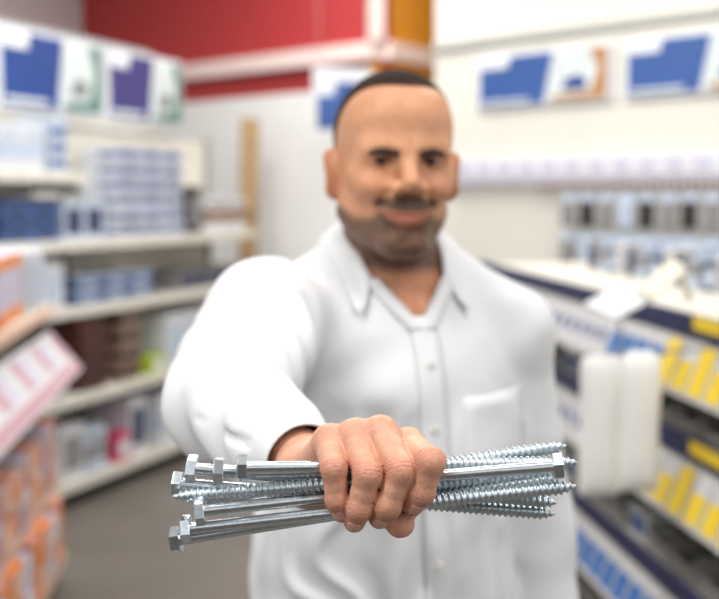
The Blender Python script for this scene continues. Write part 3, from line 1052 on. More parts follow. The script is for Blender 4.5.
structure('ceiling', box_me('ceiling', (-8, -3.1, 4.4), (8, 14, 4.5)), mat('ceiling_tile', (214, 212, 208), rough=0.8, noise=0.03, nscale=2), label='pale store ceiling')
def wall(name, a, b, z0, z1, m, label, thick=0.12, parent=None):
    """wall from plan point a to b; its thickness lies on the far side from the camera"""
    a = np.array(a, float); b = np.array(b, float)
    L = float(np.linalg.norm(b - a)); ang = math.atan2(b[1] - a[1], b[0] - a[0])
    n = np.array([-math.sin(ang), math.cos(ang)])
    s = 1 if n @ (a + b) > 0 else -1
    lo = (0, min(0, s * thick), z0); hi = (L, max(0, s * thick), z1)
    return structure(name, box_me(name, lo, hi), m, (a[0], a[1], 0), ang, label, parent), L, ang, s
K = (0.16, 8.15)
RL = (-2.74, 10.66)
wall('wall_back', K, RL, 0, 2.47, WALL_W, 'white lower wall below the red band')
wall('wall_red', K, RL, 2.47, 4.395, WALL_R, 'red painted upper wall behind the shop')
wall('wall_amber', K, (1.02, 9.35), 0, 4.395, WALL_A, 'amber painted wall joining the red wall')
wall('wall_left', RL, (-5.4, 5.4), 0, 4.395, WALL_G, 'pale grey wall behind the sign-topped shelving')
RW0 = (0.505, 7.19); RW1 = (3.9, 3.89)
wall('wall_right', RW0, RW1, 0, 4.395, WALL_C, 'cream wall carrying the blue banners')
# the return between amber and cream walls
wall('wall_return', (1.10, 9.30), (0.71, 7.20), 0, 4.395, WALL_C, 'narrow cream return wall beside the amber wall')
# beam boxed along red and amber walls
def along(a, b, off):
    a = np.array(a, float); b = np.array(b, float); d = (b - a) / np.linalg.norm(b - a)
    n = np.array([-d[1], d[0]])
    if n @ a > 0: n = -n
    return a + n * off, b + n * off
a, b = along(K, RL, 0.10)
wall('trim_1', a, b, 2.66, 2.79, BEAM_M, 'pale boxed beam running along the red wall', 0.10)
a, b = along(K, (0.95, 9.25), 0.10)
wall('trim_2', a, b, 2.66, 2.79, BEAM_M, 'pale boxed beam running along the amber wall', 0.10)
bmx = bmesh.new(); bx(bmx, (-0.06, -0.05, 2.79), (0.05, 0.05, 4.395), 0.01)
structure('trim_3', bm_me('corner_post', bmx), BEAM_M, (K[0] - 0.03, K[1] - 0.04, 0), 0.3, 'pale corner post between red and amber walls')
a, b = along(RW0, RW1, 0.03)
wall('trim_4', a, b, 2.585, 2.635, TRIM_M, 'grey trim line along the cream wall', 0.03)

# ------------------------------------------------------------------ signs
S_BLUE = mat('sign_blue', (54, 88, 152), rough=0.4, noise=0.06, nscale=6)
S_NAVY = mat('sign_navy', (30, 64, 134), rough=0.4, noise=0.06, nscale=6)
S_VIOLET = mat('sign_violet', (60, 56, 118), rough=0.4, noise=0.06, nscale=6)
S_WHITE = mat('sign_white', (222, 224, 230), rough=0.45)
S_TAN = mat('picture_tan', (176, 128, 84), rough=0.5, noise=0.15, nscale=14)
S_GREY = mat('picture_grey', (128, 134, 134), rough=0.5, noise=0.25, nscale=10)
S_GREEN = mat('picture_green', (84, 124, 116), rough=0.5, noise=0.2, nscale=12)
S_PALE = mat('picture_pale', (206, 214, 214), rough=0.5, noise=0.10, nscale=10)

def poly_me(name, pts, y, t=0.004):
    """flat panel in the local XZ plane, front at y, t thick"""
    n = len(pts)
    V = [(x, y, z) for x, z in pts] + [(x, y + t, z) for x, z in pts]
    F = [tuple(range(n)), tuple(range(2 * n - 1, n - 1, -1))] + [(i, n + i, n + (i + 1) % n, (i + 1) % n) for i in range(n)]
    me = me_from(name, V, F)
    bm = bmesh.new(); bm.from_mesh(me); bmesh.ops.recalc_face_normals(bm, faces=bm.faces); bm.to_mesh(me); bm.free()
    return me
def banner(loc, rz, w, h, blue, label, style):
    """a printed board: blue field with a slanted edge, a white corner patch and a picture"""
    r = empty('banner_sign', loc, rz)
    link('board', box_me('board', (0, 0.0, 0), (w, 0.02, h), 0.003), r, S_WHITE)
    s = w * 0.55
    link('blue_field', poly_me('blue_field', [(w * 0.03, 0.05 * h), (s - 0.03 * w, 0.05 * h), (s + 0.04 * w, 0.95 * h), (w * 0.03, 0.95 * h)], -0.005), r, blue)
    link('corner_patch', poly_me('corner_patch', [(w * 0.03, 0.74 * h), (w * 0.25, 0.74 * h), (w * 0.27, 0.95 * h), (w * 0.03, 0.95 * h)], -0.010), r, S_WHITE)
    link('caption_strip', poly_me('caption_strip', [(w * 0.05, 0.09 * h), (w * 0.42, 0.09 * h), (w * 0.42, 0.15 * h), (w * 0.05, 0.15 * h)], -0.010), r, S_PALE)
    pa, pb, pc = (S_PALE, S_NAVY, S_TAN) if style == 0 else (S_PALE, S_GREY, S_GREEN)
    pic = link('picture', poly_me('picture', [(s + 0.0 * w, 0.05 * h), (0.98 * w, 0.05 * h), (0.98 * w, 0.95 * h), (s + 0.06 * w, 0.95 * h)], -0.005), r, pa)
    link('picture_shape', poly_me('picture_shape', [(0.66 * w, 0.25 * h), (0.83 * w, 0.25 * h), (0.83 * w, 0.42 * h), (0.76 * w, 0.5 * h), (0.67 * w, 0.40 * h)], -0.009), pic, pb)
    link('picture_shape', poly_me('picture_shape', [(0.58 * w, 0.06 * h), (0.97 * w, 0.06 * h), (0.97 * w, 0.94 * h), (0.84 * w, 0.94 * h), (0.91 * w, 0.6 * h), (0.86 * w, 0.2 * h), (0.6 * w, 0.15 * h)], -0.008), pic, pc)
    tag(r, label, 'sign')
    return r
def at_px(a, b, px):
    """plan point of the line a-b under an image column"""
    a = np.array(a, float); b = np.array(b, float); k = (px - 359.5) / FPX * 1.0
    d = b - a
    t = (k * a[1] - a[0]) / (d[0] - k * d[1])
    return a + d * t
ra_, rb_ = along(RW0, RW1, 0.03)
RANG = math.atan2(rb_[1] - ra_[1], rb_[0] - ra_[0])
for i, (x0, x1) in enumerate(((475, 608), (620, 771))):
    p0 = at_px(ra_, rb_, x0); p1 = at_px(ra_, rb_, x1)
    banner((p0[0], p0[1], 2.175), RANG, float(np.linalg.norm(p1 - p0)), 0.335, S_BLUE,
           ['blue and white banner on the cream wall, nearer the amber corner', 'blue and white banner on the cream wall, further from the amber corner'][i], 0)

# ------------------------------------------------------------------ shelving
M_SHELF = mat('cream_shelf', (206, 201, 188), rough=0.5, noise=0.03, nscale=8)
M_EDGE = mat('pale_shelf_edge', (226, 222, 212), rough=0.45, noise=0.02, nscale=8)
M_UPR = mat('grey_upright', (150, 150, 150), rough=0.5, noise=0.04, nscale=10)
M_BACK = mat('cream_back_panel', (220, 216, 204), rough=0.6, noise=0.03, nscale=6)
M_KICK = mat('dark_kick_plate', (40, 38, 38), rough=0.6, noise=0.1, nscale=10)
M_NAVY = mat('navy_rail', (30, 38, 84), rough=0.4, noise=0.08, nscale=12)
M_CARD = mat('label_card', (208, 209, 211), rough=0.5, noise=0.02, nscale=20)
M_CBLUE = mat('label_blue', (52, 112, 186), rough=0.5, noise=0.06, nscale=20)
M_CNAVY = mat('label_dark_blue', (70, 88, 150), rough=0.5, noise=0.06, nscale=20)
M_CYEL = mat('label_yellow', (240, 206, 40), rough=0.5, noise=0.04, nscale=20)
M_STRIP = mat('clear_label_holder', (205, 205, 200), rough=0.25, noise=0.03, nscale=8)

def shelf_unit(name, loc, rz, L, D, H, levels, label, bays=2, edge=M_EDGE, back=True, kick=True, lip=0.012):
    r = empty(name, loc, rz)
    tag(r, label, 'shelving')
    for i in range(bays + 1):
        x = L * i / bays
        link('upright', box_me('upright', (x - 0.02, D - 0.06, 0), (x + 0.02, D, H), 0.004), r, M_UPR)
    for i in range(bays):
        if back: link('back_panel', box_me('back_panel', (L * i / bays + 0.022, D - 0.03, 0.1), (L * (i + 1) / bays - 0.022, D - 0.01, H - 0.02)), r, M_BACK)
        if kick: link('kick_plate', box_me('kick_plate', (L * i / bays + 0.003, 0.05, 0.0), (L * (i + 1) / bays - 0.003, 0.07, 0.085)), r, M_KICK)
        for z, y0 in levels:
            s = link('shelf', box_me('shelf', (L * i / bays + 0.003, y0, z - 0.03), (L * (i + 1) / bays - 0.003, D - 0.03, z), 0.002), r, M_SHELF)
            link('shelf_edge', box_me('shelf_edge', (L * i / bays + 0.003, y0 - 0.012, z - 0.045), (L * (i + 1) / bays - 0.003, y0, z + lip), 0.003), s, edge)
    return r

# product makers, shared meshes; local origin at the foot, front towards -y
PROD = {}
def carton_parts(key, w, d, h, body, lab, style):
    if key in PROD: return PROD[key]
    parts = [('carton_body', box_me('carton_body', (-w / 2, 0, 0), (w / 2, d, h), min(w, h) * 0.02), body)]
    if style == 'band':
        parts.append(('label_band', box_me('label_band', (-w / 2 - 0.001, -0.0015, h * 0.30), (w / 2 + 0.001, d * 0.5, h * 0.62)), lab))
        parts.append(('label_print', box_me('label_print', (-w * 0.30, -0.003, h * 0.70), (w * 0.30, 0.0, h * 0.85)), lab))
    elif style == 'panel':
        parts.append(('label_panel', box_me('label_panel', (-w * 0.38, -0.002, h * 0.18), (w * 0.38, 0.0, h * 0.82), 0.0008), lab))
        parts.append(('lid_flap', box_me('lid_flap', (-w / 2 - 0.002, -0.002, h * 0.90), (w / 2 + 0.002, d + 0.002, h + 0.003), 0.001), body))
    elif style == 'top':
        parts.append(('lid', box_me('lid', (-w / 2 - 0.003, -0.003, h * 0.80), (w / 2 + 0.003, d + 0.003, h + 0.003), 0.003), lab))
        parts.append(('label_print', box_me('label_print', (-w * 0.3, -0.002, h * 0.25), (w * 0.3, 0.0, h * 0.55)), lab))
    elif style == 'stripes':
        for k in range(3):
            parts.append(('label_print', box_me('label_print', (-w * 0.42, -0.002, h * (0.14 + 0.27 * k)), (w * 0.42, 0.0, h * (0.26 + 0.27 * k))), lab))
    elif style == 'bars':
        for z0, z1 in ((0.02, 0.22), (0.80, 0.99)):
            parts.append(('printed_bar', box_me('printed_bar', (-w / 2 - 0.001, -0.002, h * z0), (w / 2 + 0.001, d * 0.9, h * z1)), lab))
    PROD[key] = parts
    return parts
def put(name, parts, parent_loc, rz, x, y, z, label, cat, group, turn=0.0):
    c, s = math.cos(rz), math.sin(rz)
    o = empty(name, (parent_loc[0] + c * x - s * y, parent_loc[1] + s * x + c * y, z + 0.0005), rz + turn)
    for nm, me, m in parts:
        link(nm, me, o, m)
    tag(o, label, cat, group)
    return o
rnd = random.Random(11)
C_WHITE = mat('carton_white', (212, 214, 220), rough=0.5, noise=0.04, nscale=10)
C_PALE = mat('carton_pale_blue', (188, 200, 218), rough=0.5, noise=0.06, nscale=10)
C_BLUE = mat('carton_blue', (66, 94, 148), rough=0.45, noise=0.08, nscale=10)
C_NAVY = mat('carton_navy', (44, 54, 92), rough=0.45, noise=0.10, nscale=10)
C_BROWN = mat('carton_maroon', (92, 50, 46), rough=0.5, noise=0.15, nscale=12)
C_BLACK = mat('carton_black', (44, 40, 42), rough=0.45, noise=0.1, nscale=12)
C_GREY = mat('carton_grey', (140, 138, 140), rough=0.5, noise=0.1, nscale=12)
C_LIME = mat('carton_lime', (176, 196, 48), rough=0.5, noise=0.05, nscale=12)
C_TAUPE = mat('carton_taupe', (150, 124, 108), rough=0.55, noise=0.1, nscale=12)
C_MAG = mat('carton_magenta', (206, 40, 96), rough=0.5, noise=0.05, nscale=12)
C_ORANGE = mat('pack_orange', (236, 146, 80), rough=0.45, noise=0.08, nscale=14)
C_SALMON = mat('pack_salmon', (218, 150, 128), rough=0.45, noise=0.08, nscale=14)
C_PINK = mat('pack_pink', (190, 148, 160), rough=0.45, noise=0.08, nscale=14)
C_PEACH = mat('pack_peach', (232, 196, 176), rough=0.45, noise=0.06, nscale=14)
C_LILAC = mat('pack_lilac', (200, 194, 214), rough=0.45, noise=0.06, nscale=14)

# --- far shelving on the left, signs on top
LFL = (-1.88, 4.42); LFA = math.atan2(0.92, 0.39); LFN = 3.15
shelf_unit('gondola_shelving', LFL + (0,), LFA, LFN, 0.50, 2.02,
           [(0.13, 0.02), (0.57, 0.04), (1.03, 0.08), (1.38, 0.08)], 'cream gondola shelving topped by two small blue signs')
# short extra shelf in the first bay
up = empty('hanging_shelf', (LFL[0], LFL[1], 1.70), LFA)
hs = link('shelf', box_me('shelf', (0.03, 0.10, 0.0), (LFN / 2 - 0.26, 0.465, 0.028), 0.002), up, M_SHELF)
link('shelf_edge', box_me('shelf_edge', (0.03, 0.088, -0.015), (LFN / 2 - 0.26, 0.10, 0.04), 0.003), hs, M_EDGE)
for x in (0.06, LFN / 2 - 0.30):
    link('bracket', box_me('bracket', (x, 0.12, -0.06), (x + 0.012, 0.465, 0.0), 0.002), up, M_UPR)
tag(up, 'short cream upper shelf hung over the blue boxes', 'shelf')
# header board and its banners
hb = empty('header_board', (LFL[0], LFL[1], 2.02), LFA)
link('board', box_me('board', (-0.1, 0.43, 0.0), (2.42, 0.47, 0.49), 0.004), hb, WALL_C)
link('top_rail', box_me('top_rail', (-0.1, 0.42, 0.49), (2.42, 0.48, 0.515), 0.003), hb, M_UPR)
tag(hb, 'long cream header board above the left shelving', 'board')
def loc2(base, rz, x, y, z):
    c, s = math.cos(rz), math.sin(rz); return (base[0] + c * x - s * y, base[1] + s * x + c * y, z)
lf_d = np.array([math.cos(LFA), math.sin(LFA)])
def lf_x(px, off=0.13):
    ofs = np.array([-math.sin(LFA), math.cos(LFA)]) * off
    p = at_px(np.array(LFL) + ofs, np.array(LFL) + ofs + lf_d, px); return float((p - np.array(LFL) - ofs) @ lf_d)
for x0, x1, blue, lb in ((lf_x(3, 0.41), lf_x(106, 0.41), S_NAVY, 'navy and white sign above the pale carton shelf'), (lf_x(110, 0.41), lf_x(184, 0.41), S_VIOLET, 'violet blue sign on the header board beside the red wall')):
    banner(loc2(LFL, LFA, x0, 0.405, 2.075), LFA, x1 - x0, 0.43, blue, lb, 1)

def fill(base, rz, x0, x1, y, z, kinds, label, group, name='carton', gap=0.012, stack=1, cat='carton', limit_h=None):
    """set products side by side along a shelf"""
    x = x0; i = 0
    if base is LFL: x1 = min(x1, LFN - 0.03)
    while True:
        key, w, d, h, body, lab, style = kinds[i % len(kinds)]
        if x + w > x1: break
        parts = carton_parts(key, w, d, h, body, lab, style)
        lbl = label[key] if isinstance(label, dict) else label
        for k in range(stack):
            if stack == 2: ll = lbl + (', lower of two', ', upper of two')[k]
            elif stack > 2: ll = lbl + ', ' + ('bottom one' if k == 0 else 'topmost' if k == stack - 1 else ('second', 'third', 'fourth', 'fifth')[k - 1] + ' up')
            else: ll = lbl
            put(name, parts, base, rz, x + w / 2, y + rnd.uniform(0, 0.02), z + k * (h + 0.0045), ll, cat, group, rnd.uniform(-0.008, 0.008) if stack == 1 else 0)
        x += w + gap; i += 1
# upper shelf: pale cartons with blue print
fill(LFL, LFA, lf_x(2), lf_x(52), 0.13, 1.728, [('a1', 0.17, 0.22, 0.25, C_WHITE, C_PALE, 'band')], 'white carton with pale blue band on the short upper shelf', 'white cartons on the short upper shelf')
fill(LFL, LFA, lf_x(54), lf_x(84), 0.13, 1.728, [('a2', 0.14, 0.22, 0.30, C_PALE, C_BLUE, 'stripes')], 'pale blue carton with blue stripes on the short upper shelf', 'striped cartons on the short upper shelf')
# below it blue boxes
fill(LFL, LFA, lf_x(4), lf_x(62), 0.12, 1.38, [('b1', 0.20, 0.25, 0.11, C_BLUE, C_NAVY, 'top')], 'flat blue box stacked beneath the short upper shelf', 'blue boxes beneath the short upper shelf', stack=2)
fill(LFL, LFA, lf_x(64), lf_x(106), 0.12, 1.38, [('b2', 0.16, 0.22, 0.21, C_PALE, C_NAVY, 'panel')], 'pale blue carton with navy panel standing beside the blue box stacks', 'pale cartons with navy panel')
# stacked white boxes
fill(LFL, LFA, lf_x(119), lf_x(188), 0.12, 1.38, [('c1', 0.215, 0.25, 0.083, C_WHITE, M_CNAVY, 'band')], 'flat white box with blue band in a tall stack', 'flat white boxes in tall stacks', stack=6)
fill(LFL, LFA, lf_x(189), lf_x(206), 0.12, 1.38, [('c2', 0.15, 0.22, 0.30, C_BLACK, C_GREY, 'panel')], 'dark device box with grey panel beside stacked white boxes', 'dark device boxes')
fill(LFL, LFA, lf_x(206), lf_x(250), 0.12, 1.38, [('c3', 0.17, 0.22, 0.24, C_WHITE, C_TAUPE, 'band')], 'white carton with taupe band at the end of the long shelf', 'white cartons with taupe band')
# 1.03 shelf
fill(LFL, LFA, lf_x(12), lf_x(76), 0.10, 1.03, [('d1', 0.17, 0.25, 0.24, C_WHITE, C_PALE, 'panel')], 'white carton with pale panel on the shelf below the blue boxes', 'white cartons on the middle shelf')
fill(LFL, LFA, lf_x(80), lf_x(180), 0.16, 1.03, [('d2', 0.24, 0.22, 0.075, C_BLUE, C_PALE, 'top')], 'flat blue box with pale lid over the maroon boxes', 'flat blue boxes on the middle shelf', stack=2)
fill(LFL, LFA, lf_x(184), lf_x(250), 0.16, 1.03, [('d3', 0.19, 0.22, 0.12, C_GREY, C_NAVY, 'panel')], 'low grey box with navy panel on the middle shelf', 'low grey boxes on the middle shelf')
# 0.57 shelf
fill(LFL, LFA, lf_x(72), lf_x(112), 0.07, 0.57, [('e1', 0.20, 0.25, 0.078, C_BROWN, C_BLACK, 'stripes')], 'flat maroon box in a stack on the lower shelf', 'flat maroon boxes in stacks', stack=5)
fill(LFL, LFA, lf_x(113), lf_x(140), 0.07, 0.57, [('e2', 0.17, 0.25, 0.098, C_TAUPE, C_BLACK, 'band')], 'flat taupe box with black band beside maroon boxes', 'flat taupe boxes in stacks', stack=4)
fill(LFL, LFA, lf_x(141), lf_x(158), 0.07, 0.57, [('e3', 0.14, 0.2, 0.10, C_LIME, C_WHITE, 'panel')], 'small lime green box between taupe and white boxes', 'lime green boxes')
fill(LFL, LFA, lf_x(159), lf_x(250), 0.08, 0.57, [('e4', 0.20, 0.25, 0.33, C_WHITE, C_PALE, 'panel')], 'tall white carton with pale panel on the lower shelf', 'tall white cartons on the lower shelf')
fill(LFL, LFA, lf_x(4), lf_x(70), 0.07, 0.57, [('e5', 0.18, 0.25, 0.2, C_GREY, C_WHITE, 'panel')], 'grey carton with white panel behind the orange packs', 'grey cartons behind the orange packs')
# base shelf
fill(LFL, LFA, lf_x(45), lf_x(100), 0.05, 0.13, [('f1', 0.20, 0.3, 0.28, C_WHITE, C_GREY, 'panel'), ('f2', 0.17, 0.3, 0.24, C_PALE, C_GREY, 'band')], {'f1': 'white carton with grey panel on the bottom shelf near the orange packs', 'f2': 'pale blue carton with grey band on the bottom shelf'}, 'pale cartons on the bottom shelf')
fill(LFL, LFA, lf_x(101), lf_x(116), 0.04, 0.13, [('f3', 0.13, 0.2, 0.15, C_MAG, C_WHITE, 'panel')], 'small magenta box on the bottom shelf', 'magenta boxes')
fill(LFL, LFA, lf_x(118), lf_x(146), 0.05, 0.13, [('f4', 0.15, 0.3, 0.33, C_WHITE, C_NAVY, 'panel')], 'white carton with dark navy panel on the bottom shelf', 'navy panel cartons on the bottom shelf')
fill(LFL, LFA, lf_x(147), lf_x(250), 0.05, 0.13, [('f5', 0.21, 0.3, 0.30, C_WHITE, C_PALE, 'band')], 'white carton with pale blue band on the bottom shelf', 'banded cartons on the bottom shelf')

# --- near shelving on the left with orange packs
NL = (-1.03, 2.35); NLA = deg(96.5); NLN = 2.02
nl = shelf_unit('gondola_shelving', NL + (0,), NLA, NLN, 0.46, 1.50, [(0.12, 0.0), (0.44, 0.02), (0.80, 0.04), (1.17, 0.02)], 'low gondola end shelving full of orange packs', bays=2, edge=C_PEACH, lip=-0.001)
def nx(Y): return (Y - NL[1]) / math.sin(NLA)
# sloped label board in front of the third shelf
sl_ = link('label_board', None or me_from('label_board', [(0, -0.10, 0.90), (NLN, -0.10, 0.90), (NLN, 0.03, 1.06), (0, 0.03, 1.06), (0, -0.09, 0.89), (NLN, -0.09, 0.89), (NLN, 0.04, 1.05), (0, 0.04, 1.05)],
                                          [(0, 1, 2, 3), (7, 6, 5, 4), (0, 4, 5, 1), (1, 5, 6, 2), (2, 6, 7, 3), (3, 7, 4, 0)]), nl, M_CARD)
for i in range(16):
    x = 0.04 + i * 0.124
    n = np.array([0, -0.776, 0.63]) * 0.002
    def bp(u, v): return (x + u, -0.10 + 0.13 * v + n[1], 0.90 + 0.16 * v + n[2])
    link('price_label', me_from('price_label', [bp(0, 0.35), bp(0.10, 0.35), bp(0.10, 0.92), bp(0, 0.92)], [(0, 1, 2, 3)]), sl_, (C_PINK, C_LILAC, M_CARD)[i % 3])
    link('price_label', me_from('price_label', [bp(0, 0.04), bp(0.118, 0.04), bp(0.118, 0.26), bp(0, 0.26)], [(0, 1, 2, 3)]), sl_, C_PINK)
fill(NL, NLA, nx(2.6), nx(3.92), 0.02, 1.17, [('g1', 0.15, 0.2, 0.24, C_LILAC, C_ORANGE, 'bars')], 'lilac pack with orange bars on the top shelf', 'orange barred packs on the top shelf', name='boxed_pack', cat='pack')
fill(NL, NLA, nx(3.93), nx(4.36), 0.02, 1.17, [('g2', 0.13, 0.2, 0.23, C_WHITE, C_PALE, 'panel')], 'white boxed pack next to the orange barred packs', 'white packs on the top shelf', name='boxed_pack', cat='pack')
fill(NL, NLA, nx(2.4), nx(4.36), 0.0, 0.80, [('h1', 0.15, 0.2, 0.11, C_PEACH, C_PINK, 'band'), ('h2', 0.12, 0.2, 0.13, C_LILAC, C_SALMON, 'panel')], {'h1': 'peach pack with pink band below the sloped label board', 'h2': 'lilac pack with salmon panel below the sloped label board'}, 'packs below the sloped label board', name='boxed_pack', cat='pack')
fill(NL, NLA, nx(2.4), nx(4.36), -0.012, 0.44, [('i1', 0.14, 0.2, 0.13, C_SALMON, C_PEACH, 'panel'), ('i2', 0.12, 0.2, 0.12, C_PEACH, C_ORANGE, 'band'), ('i3', 0.14, 0.2, 0.13, C_LILAC, C_PINK, 'panel')], {'i1': 'salmon pack with peach panel on the second shelf', 'i2': 'peach pack with orange band on the second shelf', 'i3': 'lilac pack with pink panel on the second shelf'}, 'packs on the second shelf', name='boxed_pack', stack=2, cat='pack')
fill(NL, NLA, nx(2.4), nx(4.36), -0.03, 0.12, [('j1', 0.16, 0.2, 0.13, C_ORANGE, C_PEACH, 'panel'), ('j2', 0.13, 0.2, 0.12, C_LILAC, C_WHITE, 'band'), ('j3', 0.14, 0.2, 0.13, C_SALMON, C_ORANGE, 'panel')], {'j1': 'orange pack with peach panel on the lowest shelf', 'j2': 'lilac pack with white band on the lowest shelf', 'j3': 'salmon pack with orange panel on the lowest shelf'}, 'packs on the lowest shelf', name='boxed_pack', stack=2, cat='pack')

# --- fastener shelving on the right
RG = (0.58, 5.0); RGA = deg(-83.5); RGN = 3.4
def rx(Y): return (5.0 - Y) / 0.993
rg = empty('fastener_shelving', RG + (0,), RGA)
tag(rg, 'stepped fastener shelving with navy rails and rows of price labels', 'shelving')
for i in range(3):
    x = RGN * i / 2
    link('upright', box_me('upright', (x - 0.02, 0.54, 0), (x + 0.02, 0.60, 1.38), 0.004), rg, M_UPR)
link('back_panel', box_me('back_panel', (0.0, 0.56, 0.08), (RGN, 0.58, 1.36)), rg, M_BACK)
link('kick_plate', box_me('kick_plate', (0.0, 0.05, 0.0), (RGN, 0.07, 0.08)), rg, M_KICK)
TIERS = [1.30, 0.985, 0.60, 0.25]
def label_mesh(w, y0, z0, y1, z1, u0, u1, off):
    d = np.array([y1 - y0, z1 - z0]); n = np.array([-d[1], d[0]]); n = n / np.linalg.norm(n)
    if n[0] > 0: n = -n
    def q(x, u): return (x, y0 + d[0] * u + n[0] * off, z0 + d[1] * u + n[1] * off)
    return [q(0, u0), q(w, u0), q(w, u1), q(0, u1)]
for ti, z in enumerate(TIERS):
    sh_ = link('shelf', box_me('shelf', (0.0, 0.0, z - 0.03), (RGN, 0.555, z), 0.002), rg, M_SHELF)
    link('navy_rail', box_me('navy_rail', (0.0, -0.016, z - 0.045), (RGN, -0.0005, z + 0.014), 0.003), sh_, M_NAVY)
    y0, z0, y1, z1 = -0.065, z - 0.185, -0.012, z - 0.050
    V = [(0, y0, z0), (RGN, y0, z0), (RGN, y1, z1), (0, y1, z1), (0, y0 + .006, z0 - .002), (RGN, y0 + .006, z0 - .002), (RGN, y1 + .006, z1 - .002), (0, y1 + .006, z1 - .002)]
    st = link('label_strip', me_from('label_strip', V, [(0, 1, 2, 3), (7, 6, 5, 4), (0, 4, 5, 1), (1, 5, 6, 2), (2, 6, 7, 3), (3, 7, 4, 0)]), rg, M_STRIP)
    w = 0.085
    cme = me_from('price_label', label_mesh(w, y0, z0, y1, z1, 0.08, 0.94, 0.002), [(0, 1, 2, 3)])
    variants = {}
    for nm, m, u0, u1 in (('n', M_CNAVY, 0.42, 0.66), ('b', M_CBLUE, 0.14, 0.72), ('y', M_CYEL, 0.10, 0.62), ('f', M_CYEL, 0.09, 0.93)):
        variants[nm] = (me_from('price_label', label_mesh(w * (0.9 if nm != 'n' else 0.5), y0, z0, y1, z1, u0, u1, 0.004), [(0, 1, 2, 3)]), m)
    n = int(RGN / 0.098)
    for i in range(n):
        x = 0.01 + i * 0.098
        Y = 5.0 - x * 0.993
        c = link('price_label', cme, st, M_CARD); c.location.x = x
        if ti == 0: v = 'n' if Y > 3.15 else ('b' if Y > 2.82 else ('f' if i % 2 else 'y'))
        elif ti == 1: v = 'n' if Y > 3.2 else ('y' if i % 3 else 'f')
        elif ti == 2: v = ('b' if i % 2 else 'b') if Y > 2.75 else 'y'
        else: v = 'b'
        mm, m = variants[v]
        cc = link('printed_block', mm, c, m); cc.location.x = 0.004
    # yellow section of the rail towards the near end
    if ti in (0, 1):
        link('yellow_rail', box_me('yellow_rail', (rx(2.62), -0.020, z - 0.022), (RGN, -0.0165, z + 0.012), 0.001), sh_, M_CYEL)

# goods on the tiers
M_CLEAR = mat('clear_box_plastic', (200, 208, 212), rough=0.15, noise=0.05, nscale=20, spec=0.7)
M_STEEL = mat('loose_steel', (196, 202, 206), rough=0.25, metal=1.0, noise=0.15, nscale=80)
M_DARK = mat('grey_tray', (142, 139, 134), rough=0.5, noise=0.1, nscale=20)
def tray_parts():
    if 'tray' in PROD: return PROD['tray']
    bm = bmesh.new()
    w, d, h, t = 0.15, 0.20, 0.075, 0.005
    bx(bm, (-w / 2, 0, 0), (w / 2, d, t))
    bx(bm, (-w / 2, 0, t), (w / 2, t, h * 0.55)); bx(bm, (-w / 2, d - t, t), (w / 2, d, h))
    bx(bm, (-w / 2, t, t), (-w / 2 + t, d - t, h)); bx(bm, (w / 2 - t, t, t), (w / 2, d - t, h))
    tray = bm_me('tray', bm)
    bm = bmesh.new()
    rr = random.Random(5)
    for k in range(26):
        L = rr.uniform(0.035, 0.06); r = 0.004
        M = Matrix.Translation((rr.uniform(-0.05, 0.05), rr.uniform(0.03, 0.17), rr.uniform(0.014, 0.052))) @ Matrix.Rotation(rr.uniform(0, 6.28), 4, 'Z') @ Matrix.Rotation(rr.uniform(1.2, 1.9), 4, 'Y')
        g = bmesh.ops.create_cone(bm, cap_ends=True, segments=6, radius1=r, radius2=r, depth=L, matrix=M)
        bmesh.ops.create_cone(bm, cap_ends=True, segments=6, radius1=0.009, radius2=0.009, depth=0.007, matrix=M @ Matrix.Translation((0, 0, L / 2)))
    bolts = bm_me('bolts', bm)
    PROD['tray'] = [('tray', tray, M_DARK), ('loose_bolts', bolts, M_STEEL)]
    return PROD['tray']
def jar_parts(key, r, h, body, lid):
    if key in PROD: return PROD[key]
    bm = bmesh.new()
    bmesh.ops.create_cone(bm, cap_ends=True, segments=20, radius1=r * 0.96, radius2=r, depth=h, matrix=Matrix.Translation((0, r, h / 2)))
    a = bm_me('tub', bm)
    bm = bmesh.new()
    bmesh.ops.create_cone(bm, cap_ends=True, segments=20, radius1=r * 1.06, radius2=r * 1.02, depth=h * 0.16, matrix=Matrix.Translation((0, r, h * 1.085)))
    b = bm_me('lid', bm)
    bm = bmesh.new()
    bmesh.ops.create_cone(bm, cap_ends=False, segments=20, radius1=r * 1.005, radius2=r * 1.02, depth=h * 0.45, matrix=Matrix.Translation((0, r, h * 0.45)))
    c = bm_me('wrap_label', bm)
    PROD[key] = [('tub', a, body), ('lid', b, lid), ('wrap_label', c, lid)]
    return PROD[key]
TR_ = tray_parts()
for ti, z in ((1, 0.985), (2, 0.60), (3, 0.25)):
    x = 0.10
    i = 0
    while x < RGN - 0.08:
        nm = {1: 'second', 2: 'third', 3: 'lowest'}[ti]
        if i % 4 == 3:
            put('screw_box', carton_parts('sb', 0.14, 0.2, 0.08, M_CLEAR, C_BLUE, 'panel'), RG, RGA, x, 0.03, z, 'pale plastic screw box with blue label on the %s fastener tier' % nm, 'box', 'screw boxes on the %s tier' % nm)
        else:
            o = put('bolt_tray', TR_, RG, RGA, x, 0.02, z, ('grey tray of steel bolts, %s fastener tier, ' % nm) + ('between two other trays' if i % 4 == 1 else 'next to a pale screw box' if i else 'at the far end of the row'), 'tray', 'bolt trays on the %s tier' % nm)
        x += 0.168; i += 1
